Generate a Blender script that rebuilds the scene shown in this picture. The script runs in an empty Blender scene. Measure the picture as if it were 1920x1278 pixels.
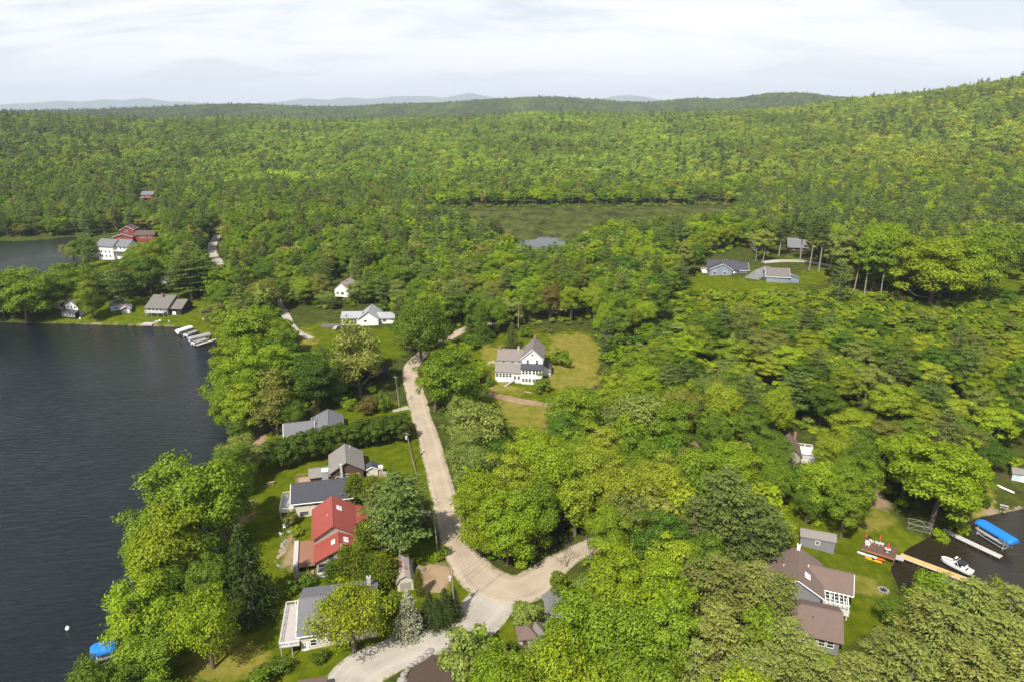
import bpy, bmesh, math, random
import numpy as np
from mathutils import Vector, Matrix

# ------------------------------------------------------------------ camera, sky, sun, exposure
sc = bpy.context.scene
COL = sc.collection
F = 1280.0                      # focal length in photo pixels (24 mm equivalent)
PITCH = math.radians(18.9)
CAMZ = 94.0
cam_d = bpy.data.cameras.new('camera'); cam = bpy.data.objects.new('camera', cam_d); COL.objects.link(cam)
cam_d.lens = 24.0; cam_d.sensor_width = 36.0; cam_d.clip_start = 1.0; cam_d.clip_end = 90000.0
cam.location = (0, 0, CAMZ); cam.rotation_euler = (math.pi / 2 - PITCH, 0, 0)
sc.camera = cam

SUN_EL = math.radians(50.0)
SUN_H = Vector((-0.45, -0.89)).normalized()      # horizontal direction towards the sun
world = bpy.data.worlds.new('World'); sc.world = world; world.use_nodes = True
wn = world.node_tree; wn.nodes.clear()
def N(tree, t, **kw):
    n = tree.nodes.new(t)
    for k, v in kw.items():
        if k.startswith('i_'):
            n.inputs[int(k[2:]) if k[2:].isdigit() else k[2:].replace('_', ' ')].default_value = v
        else: setattr(n, k, v)
    return n
wo = N(wn, 'ShaderNodeOutputWorld'); bg = N(wn, 'ShaderNodeBackground'); bg.inputs['Strength'].default_value = 0.075
sky = N(wn, 'ShaderNodeTexSky', sky_type='NISHITA', sun_disc=False, sun_elevation=SUN_EL,
        sun_rotation=math.atan2(SUN_H.x, SUN_H.y), altitude=150, air_density=1.0, dust_density=1.4, ozone_density=1.0)
# thin high cloud: a flat cirrus sheet seen in perspective (direction divided by its height)
tc = N(wn, 'ShaderNodeTexCoord'); sx = N(wn, 'ShaderNodeSeparateXYZ'); wn.links.new(tc.outputs['Generated'], sx.inputs[0])
zc = N(wn, 'ShaderNodeMath', operation='MAXIMUM'); zc.inputs[1].default_value = 0.0; wn.links.new(sx.outputs['Z'], zc.inputs[0])
za = N(wn, 'ShaderNodeMath', operation='ADD'); za.inputs[1].default_value = 0.20; wn.links.new(zc.outputs[0], za.inputs[0])
dx = N(wn, 'ShaderNodeMath', operation='DIVIDE'); wn.links.new(sx.outputs['X'], dx.inputs[0]); wn.links.new(za.outputs[0], dx.inputs[1])
dy = N(wn, 'ShaderNodeMath', operation='DIVIDE'); wn.links.new(sx.outputs['Y'], dy.inputs[0]); wn.links.new(za.outputs[0], dy.inputs[1])
cb = N(wn, 'ShaderNodeCombineXYZ'); wn.links.new(dx.outputs[0], cb.inputs[0]); wn.links.new(dy.outputs[0], cb.inputs[1])
mp = N(wn, 'ShaderNodeMapping'); mp.inputs['Rotation'].default_value = (0, 0, math.radians(38)); mp.inputs['Scale'].default_value = (0.75, 1.7, 1)
mp.inputs['Location'].default_value = (1.7, 0.35, 0); wn.links.new(cb.outputs[0], mp.inputs[0])
nz = N(wn, 'ShaderNodeTexNoise'); nz.inputs['Scale'].default_value = 1.15; nz.inputs['Detail'].default_value = 8; nz.inputs['Roughness'].default_value = 0.6; nz.inputs['Distortion'].default_value = 0.35
wn.links.new(mp.outputs[0], nz.inputs['Vector'])
cr = N(wn, 'ShaderNodeMapRange'); cr.inputs['From Min'].default_value = 0.40; cr.inputs['From Max'].default_value = 0.58
cr.inputs['To Min'].default_value = 0.15; cr.inputs['To Max'].default_value = 0.50; wn.links.new(nz.outputs['Fac'], cr.inputs['Value'])
# the sheet's opacity grows with the length of the view through it: 1 - exp(-depth / (height + c))
zb = N(wn, 'ShaderNodeMath', operation='ADD'); zb.inputs[1].default_value = 0.10; wn.links.new(zc.outputs[0], zb.inputs[0])
od = N(wn, 'ShaderNodeMath', operation='DIVIDE'); wn.links.new(cr.outputs[0], od.inputs[0]); wn.links.new(zb.outputs[0], od.inputs[1])
ng_ = N(wn, 'ShaderNodeMath', operation='MULTIPLY'); ng_.inputs[1].default_value = -1.0; wn.links.new(od.outputs[0], ng_.inputs[0])
ex = N(wn, 'ShaderNodeMath', operation='EXPONENT'); wn.links.new(ng_.outputs[0], ex.inputs[0])
op = N(wn, 'ShaderNodeMath', operation='SUBTRACT'); op.inputs[0].default_value = 1.0; wn.links.new(ex.outputs[0], op.inputs[1])
cmx = N(wn, 'ShaderNodeMix', data_type='RGBA'); wn.links.new(op.outputs[0], cmx.inputs['Factor'])
cmx.inputs['B'].default_value = (10.9, 10.6, 10.7, 1)
wn.links.new(sky.outputs[0], cmx.inputs['A']); wn.links.new(cmx.outputs['Result'], bg.inputs['Color']); wn.links.new(bg.outputs[0], wo.inputs['Surface'])

sun_d = bpy.data.lights.new('sun', 'SUN'); sun_d.energy = 5.0; sun_d.angle = math.radians(0.5); sun_d.color = (1.0, 0.94, 0.84)
sun = bpy.data.objects.new('sun', sun_d); COL.objects.link(sun)
to_sun = Vector((SUN_H.x * math.cos(SUN_EL), SUN_H.y * math.cos(SUN_EL), math.sin(SUN_EL)))
sun.rotation_euler = to_sun.to_track_quat('Z', 'Y').to_euler(); sun.location = (0, -50, 300)
sc.view_settings.view_transform = 'Standard'; sc.view_settings.look = 'None'; sc.view_settings.gamma = 1.0
sc.view_settings.exposure = 0.62
cy = sc.cycles
cy.use_denoising = True; cy.sample_clamp_direct = 4.0; cy.max_bounces = 4; cy.diffuse_bounces = 2; cy.glossy_bounces = 2; cy.transmission_bounces = 3
cy.volume_bounces = 0; cy.transparent_max_bounces = 4; cy.sample_clamp_indirect = 4.0

random.seed(7)
rng = np.random.default_rng(11)

# ------------------------------------------------------------------ pixels <-> world
CP, SP = math.cos(PITCH), math.sin(PITCH)
def at_z(px, py, z):
    r = (px - 960) / F; u = -(py - 639) / F
    d = (r, CP + u * SP, -SP + u * CP)
    t = (z - CAMZ) / d[2]
    return Vector((d[0] * t, d[1] * t, z))
def proj(x, y, z):              # world -> photo pixel, works on arrays
    dep = y * CP - (z - CAMZ) * SP
    up = y * SP + (z - CAMZ) * CP
    return 960 + F * x / dep, 639 - F * up / dep, dep

# ------------------------------------------------------------------ shorelines
def pxpoly(pts, z=0.0): return np.array([at_z(x, y, z)[:2] for x, y in pts])
LAKE = pxpoly([(-700, 436), (-300, 444), (0, 452), (60, 452), (140, 443), (175, 452), (178, 475), (150, 492), (170, 520), (205, 527), (212, 534), (180, 545),
               (100, 549), (0, 560), (-150, 573), (-165, 590), (-60, 603), (80, 606), (230, 610), (335, 613), (385, 628), (415, 648), (432, 700), (440, 760),
               (455, 815), (452, 870), (446, 940), (400, 1040), (345, 1120), (278, 1222), (240, 1300), (180, 1420), (-300, 1700), (-3000, 1700), (-2600, 640), (-1500, 470)])
COVE = pxpoly([(1668, 1064), (1698, 1030), (1745, 1004), (1790, 988), (1840, 968), (1920, 953), (2300, 925), (2700, 1000), (2700, 1400), (2060, 1290), (1900, 1200), (1790, 1140), (1712, 1135), (1690, 1112)])
MARSH = pxpoly([(800, 393), (845, 390), (1000, 388), (1150, 388), (1300, 385), (1380, 384), (1405, 388), (1400, 396), (1370, 412), (1300, 424), (1200, 432), (1120, 448), (1085, 478), (1020, 500), (975, 495), (960, 462), (900, 432), (840, 418), (800, 405)])
def sdist(X, Y, poly):          # positive outside the polygon
    d2 = np.full(X.shape, 1e18); ins = np.zeros(X.shape, bool)
    n = len(poly)
    for i in range(n):
        ax, ay = poly[i]; bx, by = poly[(i + 1) % n]
        ex, ey = bx - ax, by - ay; L = ex * ex + ey * ey + 1e-9
        t = np.clip(((X - ax) * ex + (Y - ay) * ey) / L, 0, 1)
        d2 = np.minimum(d2, (X - ax - t * ex) ** 2 + (Y - ay - t * ey) ** 2)
        c = ((ay > Y) != (by > Y))
        with np.errstate(divide='ignore', invalid='ignore'):
            xi = (bx - ax) * (Y - ay) / (by - ay + 1e-12) + ax
        ins ^= c & (X < xi)
    d = np.sqrt(d2)
    return np.where(ins, -d, d)
def smooth(t): t = np.clip(t, 0, 1); return t * t * (3 - 2 * t)
PH = np.random.default_rng(3).uniform(0, 6.28, (12, 2)); KD = np.random.default_rng(4).normal(0, 1, (12, 2))
def wav(X, Y, L):               # smooth pseudo-noise of wavelength about L, range about -1..1
    s = 0
    for i in range(8):
        k = KD[i] / np.hypot(*KD[i]) * (6.28 / L) * (0.6 + 0.13 * i)
        s = s + np.sin(k[0] * X + k[1] * Y + PH[i, 0])
    return s / 4.0
def height_fn(X, Y):
    sl, scv, sm = sdist(X, Y, LAKE), sdist(X, Y, COVE), sdist(X, Y, MARSH)
    sd = np.minimum(np.minimum(sl, scv), sm)
    out = 0.8 * (1 - np.exp(-np.maximum(sd, 0) / 1.5)) + 3.4 * (1 - np.exp(-np.maximum(sd, 0) / 38.0))
    ins = -0.8 * (1 - np.exp(np.minimum(sd, 0) / 1.5)) - 3.0 * (1 - np.exp(np.minimum(sd, 0) / 25.0))
    land = smooth(sd / 30.0)
    h = np.where(sd > 0, out, ins)
    h = h + land * (0.5 * wav(X, Y, 60) + 0.5)
    h = h + land * 11.0 * np.exp(-(((X - 150) / 95) ** 2 + ((Y - 385) / 95) ** 2))        # rise under the blue house
    h = h + land * 2.0 * np.exp(-(((X - 8) / 40) ** 2 + ((Y - 236) / 34) ** 2))            # knoll of the farmhouse
    D = np.hypot(X, Y); pxh = 960 + F * X / np.maximum(CP * np.maximum(Y, 1), 1)
    d0 = np.interp(pxh, [-200, 0, 300, 500, 850, 1400, 1920, 2300], [640, 640, 660, 700, 745, 750, 640, 560])
    S1 = np.interp(pxh, [-400, 0, 250, 520, 700, 900, 1100, 1300, 1450, 1600, 1750, 1920, 2300], [60, 60, 51, 44, 42, 53, 58, 60, 71, 91, 109, 141, 175])
    t = (D - d0) / (1950 - d0)
    far = S1 * smooth(np.clip(t, 0, 1) * 0.92 + 0.04) * (t > 0)
    far = far * (1 - 0.6 * smooth((D - 2000) / 900)) + land * np.clip(t * 3, 0, 1) * 5.0 * wav(X, Y, 420) * (D < 2600)
    S2 = np.interp(pxh, [-400, 0, 200, 330, 450, 560, 640, 720, 830, 900, 1000, 1060, 1150, 1210, 1300, 1370, 1450, 1520, 1580, 1700, 2400],
                   [60, 70, 78, 96, 112, 96, 92, 108, 118, 136, 152, 150, 128, 118, 146, 134, 176, 168, 140, 120, 120])
    r2 = (S2 - 21) * np.exp(-np.where(D < 4500, ((D - 4500) / 750) ** 2, ((D - 4500) / 1600) ** 2))
    return h + np.maximum(far, r2) * land
def axis(lo, hi, segs, far_lo, far_hi, g=1.16):
    a = []
    for s0, s1, st in segs: a += list(np.arange(s0, s1, st))
    a.append(hi)
    st = segs[-1][2]; v = hi
    while v < far_hi: st *= g; v += st; a.append(v)
    st = segs[0][2]; v = lo; b = []
    while v > far_lo: st *= g; v -= st; b.append(v)
    return np.array(b[::-1] + a)
GX = axis(-260, 260, [(-260, 260, 2.0)], -26000, 26000, 1.13)
GY = axis(60, 2200, [(60, 420, 2.0), (420, 800, 5.0), (800, 2200, 30.0)], -900, 30000, 1.14)
XX, YY = np.meshgrid(GX, GY)
HH = height_fn(XX, YY)
def ground(x, y):               # height of the ground sheet
    x = np.asarray(x, float); y = np.asarray(y, float)
    i = np.clip(np.searchsorted(GX, x) - 1, 0, len(GX) - 2); j = np.clip(np.searchsorted(GY, y) - 1, 0, len(GY) - 2)
    u = np.clip((x - GX[i]) / (GX[i + 1] - GX[i]), 0, 1); v = np.clip((y - GY[j]) / (GY[j + 1] - GY[j]), 0, 1)
    return (HH[j, i] * (1 - u) * (1 - v) + HH[j, i + 1] * u * (1 - v) + HH[j + 1, i] * (1 - u) * v + HH[j + 1, i + 1] * u * v)
def G(px, py):                  # photo pixel -> point on the ground
    z = 3.0
    for _ in range(14):
        p = at_z(px, py, z); z = 0.5 * z + 0.5 * float(max(ground(p.x, p.y), 0.0))
    return at_z(px, py, z)

# ------------------------------------------------------------------ mesh and object helpers
def mesh_np(name, V, Fc, mat=None, attrs=None, smooth_shade=False):
    me = bpy.data.meshes.new(name)
    V = np.asarray(V, np.float32); Fc = np.asarray(Fc, np.int32)
    k = Fc.shape[1]
    me.vertices.add(len(V)); me.vertices.foreach_set('co', V.ravel())
    me.loops.add(Fc.size); me.loops.foreach_set('vertex_index', Fc.ravel())
    me.polygons.add(len(Fc)); me.polygons.foreach_set('loop_start', np.arange(0, Fc.size, k, dtype=np.int32))
    try: me.polygons.foreach_set('loop_total', np.full(len(Fc), k, np.int32))
    except Exception: pass
    if smooth_shade: me.polygons.foreach_set('use_smooth', np.ones(len(Fc), bool))
    for an, (typ, data) in (attrs or {}).items():
        at = me.attributes.new(an, typ, 'POINT')
        at.data.foreach_set('value' if typ == 'FLOAT' else 'color', np.asarray(data, np.float32).ravel())
    me.update(calc_edges=True)
    if mat is not None: me.materials.append(mat)
    return me
def link(name, me, parent=None, **props):
    o = bpy.data.objects.new(name, me); COL.objects.link(o)
    if parent is not None: o.parent = parent
    for k, v in props.items():
        if v is not None: o[k] = v
    return o
def thing(name, label, cat, loc=(0, 0, 0), rz=0.0, group=None):
    o = link(name, None, None, label=label, category=cat, group=group)
    o.location = loc; o.rotation_euler = (0, 0, rz); o.empty_display_size = 0.5
    return o
class MB:                       # collects boxes, tubes and slabs into one mesh
    def __init__(s): s.v = []; s.f = []
    def add(s, vs, fs):
        b = len(s.v); s.v += [tuple(v) for v in vs]; s.f += [tuple(b + i for i in f) for f in fs]; return s
    def box(s, x0, x1, y0, y1, z0, z1):
        return s.add([(x0, y0, z0), (x1, y0, z0), (x1, y1, z0), (x0, y1, z0), (x0, y0, z1), (x1, y0, z1), (x1, y1, z1), (x0, y1, z1)],
                     [(0, 3, 2, 1), (4, 5, 6, 7), (0, 1, 5, 4), (1, 2, 6, 5), (2, 3, 7, 6), (3, 0, 4, 7)])
    def slab(s, pts, t):        # a planar polygon given thickness t downwards
        n = len(pts); lo = [(p[0], p[1], p[2] - t) for p in pts]
        return s.add(list(pts) + lo, [tuple(range(n)), tuple(range(2 * n - 1, n - 1, -1))] + [(i, i + n, (i + 1) % n + n, (i + 1) % n) for i in range(n)])
    def tube(s, pts, rad, sides=6, cap=True):
        pts = [Vector(p) for p in pts]; b = len(s.v); m = len(pts)
        if not hasattr(rad, '__len__'): rad = [rad] * m
        for i, p in enumerate(pts):
            d = (pts[min(i + 1, m - 1)] - pts[max(i - 1, 0)]); d = d.normalized() if d.length > 1e-9 else Vector((0, 0, 1))
            a = d.cross(Vector((0, 0, 1)) if abs(d.z) < 0.9 else Vector((1, 0, 0))).normalized(); c = d.cross(a)
            for k in range(sides):
                an = 6.28318 * k / sides
                s.v.append(tuple(p + (a * math.cos(an) + c * math.sin(an)) * rad[i]))
        for i in range(m - 1):
            for k in range(sides):
                s.f.append((b + i * sides + k, b + i * sides + (k + 1) % sides, b + (i + 1) * sides + (k + 1) % sides, b + (i + 1) * sides + k))
        if cap:
            s.f.append(tuple(b + k for k in range(sides))[::-1]); s.f.append(tuple(b + (m - 1) * sides + k for k in range(sides)))
        return s
    def lathe(s, prof, sides=10, c=(0, 0)):
        b = len(s.v)
        for r, z in prof:
            for k in range(sides):
                an = 6.28318 * k / sides; s.v.append((c[0] + r * math.cos(an), c[1] + r * math.sin(an), z))
        for i in range(len(prof) - 1):
            for k in range(sides):
                s.f.append((b + i * sides + k, b + i * sides + (k + 1) % sides, b + (i + 1) * sides + (k + 1) % sides, b + (i + 1) * sides + k))
        s.f.append(tuple(b + k for k in range(sides))[::-1]); s.f.append(tuple(b + (len(prof) - 1) * sides + k for k in range(sides)))
        return s
    def mesh(s, name, mat):
        me = bpy.data.meshes.new(name); me.from_pydata(s.v, [], s.f); me.update()
        if mat is not None: me.materials.append(mat)
        return me
    def build(s, name, mat, parent=None, **props):
        return link(name, s.mesh(name, mat), parent, **props)

# ------------------------------------------------------------------ materials
MATS = {}
def new_mat(name):
    m = bpy.data.materials.new(name); m.use_nodes = True; nt = m.node_tree; nt.nodes.clear()
    out = N(nt, 'ShaderNodeOutputMaterial'); return m, nt, out
def noise(nt, vec, scale, detail=4, rough=0.55, dist=0.0):
    n = N(nt, 'ShaderNodeTexNoise'); n.inputs['Scale'].default_value = scale; n.inputs['Detail'].default_value = detail
    n.inputs['Roughness'].default_value = rough; n.inputs['Distortion'].default_value = dist
    if vec is not None: nt.links.new(vec, n.inputs['Vector'])
    return n.outputs['Fac']
def ramp(nt, fac, stops):
    r = N(nt, 'ShaderNodeValToRGB'); el = r.color_ramp.elements
    while len(el) < len(stops): el.new(0.5)
    for e, (p, c) in zip(el, stops): e.position = p; e.color = (*c, 1) if len(c) == 3 else c
    nt.links.new(fac, r.inputs[0]); return r.outputs[0]
def mix(nt, fac, a, b, mode='MIX'):
    m = N(nt, 'ShaderNodeMix', data_type='RGBA', blend_type=mode)
    for sock, v in (('Factor', fac), ('A', a), ('B', b)):
        if hasattr(v, 'links'): nt.links.new(v, m.inputs[sock])
        else: m.inputs[sock].default_value = v if sock == 'Factor' else (*v, 1)
    return m.outputs['Result']
def mapr(nt, v, a, b, c, d):
    m = N(nt, 'ShaderNodeMapRange'); nt.links.new(v, m.inputs['Value'])
    for k, x in zip(('From Min', 'From Max', 'To Min', 'To Max'), (a, b, c, d)): m.inputs[k].default_value = x
    return m.outputs[0]
def principled(nt, out, col, rough=0.8, bump=None, bstr=0.3, bdist=0.05, spec=0.3, metal=0.0):
    p = N(nt, 'ShaderNodeBsdfPrincipled'); p.inputs['Roughness'].default_value = rough; p.inputs['Specular IOR Level'].default_value = spec; p.inputs['Metallic'].default_value = metal
    if hasattr(col, 'links'): nt.links.new(col, p.inputs['Base Color'])
    else: p.inputs['Base Color'].default_value = (*col, 1)
    if bump is not None:
        b = N(nt, 'ShaderNodeBump'); b.inputs['Strength'].default_value = bstr; b.inputs['Distance'].default_value = bdist
        nt.links.new(bump, b.inputs['Height']); nt.links.new(b.outputs[0], p.inputs['Normal'])
    nt.links.new(p.outputs[0], out.inputs[0]); return p
def worn(name, col, var=0.25, scale=1.5, rough=0.85, fine=9.0, stripes=None, sstr=0.5, spec=0.25, metal=0.0, spots=None):
    """painted or weathered surface: base colour with blotches, fine grain and optional courses (axis, period)"""
    m, nt, out = new_mat(name); c = N(nt, 'ShaderNodeTexCoord').outputs['Object']
    dark = tuple(x * (1 - var) for x in col); lite = tuple(min(1, x * (1 + var * 0.7)) for x in col)
    k = mix(nt, noise(nt, c, scale, 5, 0.65), dark, lite)
    k = mix(nt, mapr(nt, noise(nt, c, fine, 3), 0.3, 0.7, 0.0, 0.35), k, tuple(x * 0.72 for x in col))
    if spots: k = mix(nt, mapr(nt, noise(nt, c, spots[1], 4, 0.7), spots[2], spots[2] + 0.12, 0, 1), k, spots[0])
    bump = None
    if stripes:
        w = N(nt, 'ShaderNodeTexWave', wave_type='BANDS', bands_direction=stripes[0], wave_profile='SAW'); w.inputs['Scale'].default_value = 1.0 / (stripes[1] * 20 / 6.28318) / 1.0 * 1.0
        w.inputs['Distortion'].default_value = 0.15; w.inputs['Detail'].default_value = 1; nt.links.new(c, w.inputs['Vector'])
        bump = w.outputs['Fac']
        k = mix(nt, mapr(nt, bump, 0.0, 0.22, sstr, 0.0), k, tuple(x * 0.45 for x in col))
    else: bump = noise(nt, c, fine, 3)
    principled(nt, out, k, rough, bump, 0.35, 0.03, spec, metal); MATS[name] = m; return m
def leaf_mat(name, instancer=False, trans=0.34, vary=0.45, sheen=0.0):
    m, nt, out = new_mat(name)
    if instancer:
        a = N(nt, 'ShaderNodeAttribute', attribute_type='INSTANCER', attribute_name='tint'); col = a.outputs['Color']
    else: col = N(nt, 'ShaderNodeObjectInfo').outputs['Color']
    g = N(nt, 'ShaderNodeNewGeometry')
    hs = N(nt, 'ShaderNodeHueSaturation'); nt.links.new(col, hs.inputs['Color'])
    nt.links.new(mapr(nt, g.outputs['Random Per Island'], 0, 1, 1 - vary, 1 + vary), hs.inputs['Value'])
    nt.links.new(mapr(nt, g.outputs['Random Per Island'], 0, 1, 0.515, 0.488), hs.inputs['Hue'])
    d = N(nt, 'ShaderNodeBsdfDiffuse'); nt.links.new(hs.outputs[0], d.inputs[0])
    t = N(nt, 'ShaderNodeBsdfTranslucent'); nt.links.new(mix(nt, 1.0, hs.outputs[0], (1.25, 1.15, 0.45), 'MULTIPLY'), t.inputs[0])
    s = N(nt, 'ShaderNodeMixShader'); s.inputs[0].default_value = trans
    nt.links.new(d.outputs[0], s.inputs[1]); nt.links.new(t.outputs[0], s.inputs[2])
    fin = s.outputs[0]
    if sheen > 0:
        gl = N(nt, 'ShaderNodeBsdfGlossy'); gl.inputs['Roughness'].default_value = 0.5; gl.inputs['Color'].default_value = (1, 1, 1, 1)
        s2 = N(nt, 'ShaderNodeMixShader'); s2.inputs[0].default_value = sheen; nt.links.new(fin, s2.inputs[1]); nt.links.new(gl.outputs[0], s2.inputs[2]); fin = s2.outputs[0]
    nt.links.new(fin, out.inputs[0]); MATS[name] = m; return m
leaf_mat('leaf', trans=0.15, vary=0.32, sheen=0.008); leaf_mat('needle', trans=0.08, vary=0.28)
leaf_mat('wood_leaf', True, 0.15, 0.18); leaf_mat('wood_needle', True, 0.08, 0.18)
worn('bark', (0.13, 0.105, 0.08), 0.35, 2.0, 0.95, 7)
worn('pale_bark', (0.30, 0.28, 0.245), 0.35, 1.5, 0.9, 6, spots=((0.06, 0.05, 0.045), 2.5, 0.62))
worn('grey_bark', (0.24, 0.22, 0.20), 0.3, 2.0, 0.95, 7)

def ground_mat():
    m, nt, out = new_mat('ground'); c = N(nt, 'ShaderNodeTexCoord').outputs['Object']
    at = N(nt, 'ShaderNodeAttribute', attribute_name='cover').outputs['Color']
    sp = N(nt, 'ShaderNodeSeparateColor'); nt.links.new(at, sp.inputs[0])
    big = noise(nt, c, 0.045, 5, 0.6); mid = noise(nt, c, 0.35, 5, 0.65); fin = noise(nt, c, 2.6, 4, 0.7)
    floor_ = mix(nt, mapr(nt, mid, 0.35, 0.65, 0, 1), (0.040, 0.045, 0.014), (0.070, 0.095, 0.018))
    lush = mix(nt, mapr(nt, mid, 0.35, 0.65, 0, 1), (0.060, 0.088, 0.004), (0.112, 0.138, 0.008))
    dry = mix(nt, mapr(nt, mid, 0.35, 0.65, 0, 1), (0.128, 0.140, 0.014), (0.225, 0.192, 0.048))
    earth = mix(nt, mid, (0.20, 0.14, 0.085), (0.33, 0.25, 0.165))
    def edge(ch, w=0.22):
        a = N(nt, 'ShaderNodeMath', operation='ADD'); nt.links.new(ch, a.inputs[0]); nt.links.new(mapr(nt, mid, 0.3, 0.7, -w, w), a.inputs[1])
        return mapr(nt, a.outputs[0], 0.25, 0.75, 0, 1)
    k = mix(nt, edge(sp.outputs['Red']), floor_, lush)
    k = mix(nt, edge(sp.outputs['Green'], 0.34), k, dry)
    k = mix(nt, edge(sp.outputs['Blue']), k, earth)
    k = mix(nt, mapr(nt, fin, 0.3, 0.7, 0.0, 0.45), k, mix(nt, 1.0, k, (0.5, 0.55, 0.45), 'MULTIPLY'))
    k = mix(nt, mapr(nt, big, 0.4, 0.62, 0.0, 0.35), k, mix(nt, 1.0, k, (1.35, 1.2, 1.0), 'MULTIPLY'))
    principled(nt, out, k, 0.95, fin, 0.9, 0.22, 0.0); return m
def gravel_mat(name, a, b, track=None):
    m, nt, out = new_mat(name); c = N(nt, 'ShaderNodeTexCoord').outputs['Object']
    uv = N(nt, 'ShaderNodeAttribute', attribute_name='across').outputs['Fac']
    k = mix(nt, mapr(nt, noise(nt, c, 0.16, 6, 0.62), 0.36, 0.64, 0, 1), a, b)
    fin = noise(nt, c, 4.0, 5, 0.75)
    k = mix(nt, mapr(nt, fin, 0.35, 0.7, 0.0, 0.38), k, tuple(x * 0.66 for x in a))
    w = N(nt, 'ShaderNodeMath', operation='ABSOLUTE'); nt.links.new(uv, w.inputs[0])
    if track:
        tr = N(nt, 'ShaderNodeTexNoise'); tr.inputs['Scale'].default_value = 5.0; tr.inputs['Detail'].default_value = 3
        cx = N(nt, 'ShaderNodeCombineXYZ'); nt.links.new(uv, cx.inputs[0]); nt.links.new(tr.outputs['Fac'], cx.inputs[1])
        t2 = noise(nt, None, 1, 0)
        cx2 = N(nt, 'ShaderNodeCombineXYZ'); nt.links.new(uv, cx2.inputs[0])
        lane = noise(nt, cx2.outputs[0], 3.2, 2, 0.6)
        k = mix(nt, mapr(nt, lane, 0.42, 0.62, 0.0, 0.55), k, track)
    # grassy, stony verge eating into the sheet's rim
    ve = N(nt, 'ShaderNodeMath', operation='ADD'); nt.links.new(w.outputs[0], ve.inputs[0]); nt.links.new(mapr(nt, noise(nt, c, 0.8, 4, 0.7), 0.25, 0.75, -0.22, 0.22), ve.inputs[1])
    k = mix(nt, mapr(nt, ve.outputs[0], 0.86, 1.0, 0, 0.85), k, (0.13, 0.14, 0.04))
    principled(nt, out, k, 0.95, fin, 0.5, 0.05, 0.1); MATS[name] = m; return m
gravel_mat('dirt_road', (0.30, 0.245, 0.18), (0.41, 0.34, 0.26), (0.43, 0.36, 0.28))
gravel_mat('gravel', (0.29, 0.265, 0.225), (0.40, 0.37, 0.315), (0.41, 0.385, 0.33))
gravel_mat('asphalt', (0.15, 0.147, 0.15), (0.22, 0.215, 0.21))
gravel_mat('soil', (0.19, 0.125, 0.075), (0.33, 0.24, 0.15))
def water_mat(name, col, wave, rough=0.06, bstr=0.5, weed=None):
    m, nt, out = new_mat(name); c = N(nt, 'ShaderNodeTexCoord').outputs['Object']
    mpn = N(nt, 'ShaderNodeMapping'); mpn.inputs['Rotation'].default_value = (0, 0, math.radians(-40)); mpn.inputs['Scale'].default_value = (0.40, 1.35, 1); nt.links.new(c, mpn.inputs[0])
    a = noise(nt, mpn.outputs[0], wave, 5, 0.62, 0.6)
    gust = mapr(nt, noise(nt, c, 0.018, 4, 0.6), 0.35, 0.7, 0.35, 1.0)
    hgt = N(nt, 'ShaderNodeMath', operation='MULTIPLY'); nt.links.new(a, hgt.inputs[0]); nt.links.new(gust, hgt.inputs[1])
    k = col
    p = principled(nt, out, col, rough, hgt.outputs[0], bstr, 0.85, 0.5); p.inputs['IOR'].default_value = 1.33
    if weed:
        sc_ = N(nt, 'ShaderNodeMapping'); sc_.inputs['Scale'].default_value = (1.0, 0.55, 1); nt.links.new(c, sc_.inputs[0])
        wz = noise(nt, sc_.outputs[0], 0.10, 9, 0.80, 0.4)
        bias = N(nt, 'ShaderNodeAttribute', attribute_name='open').outputs['Fac']
        ad = N(nt, 'ShaderNodeMath', operation='SUBTRACT'); nt.links.new(wz, ad.inputs[0]); nt.links.new(bias, ad.inputs[1])
        wf = mapr(nt, ad.outputs[0], 0.26, 0.36, 0, 1)
        wc = mix(nt, mapr(nt, noise(nt, sc_.outputs[0], 0.07, 8, 0.80, 0.5), 0.40, 0.60, 0, 1), weed[0], weed[1])
        d = N(nt, 'ShaderNodeBsdfDiffuse'); nt.links.new(wc, d.inputs[0])
        s = N(nt, 'ShaderNodeMixShader'); nt.links.new(wf, s.inputs[0]); nt.links.new(p.outputs[0], s.inputs[1]); nt.links.new(d.outputs[0], s.inputs[2]); nt.links.new(s.outputs[0], out.inputs[0])
    MATS[name] = m; return m
water_mat('lake_water', (0.004, 0.0075, 0.011), 0.72, 0.06, 1.0)
water_mat('cove_water', (0.022, 0.018, 0.010), 0.7, 0.06, 0.3)
water_mat('marsh_water', (0.018, 0.017, 0.010), 0.5, 0.05, 0.12, ((0.026, 0.032, 0.011), (0.090, 0.105, 0.026)))  # dark tone: dark pads plus tree reflections painted into the weed colour

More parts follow.
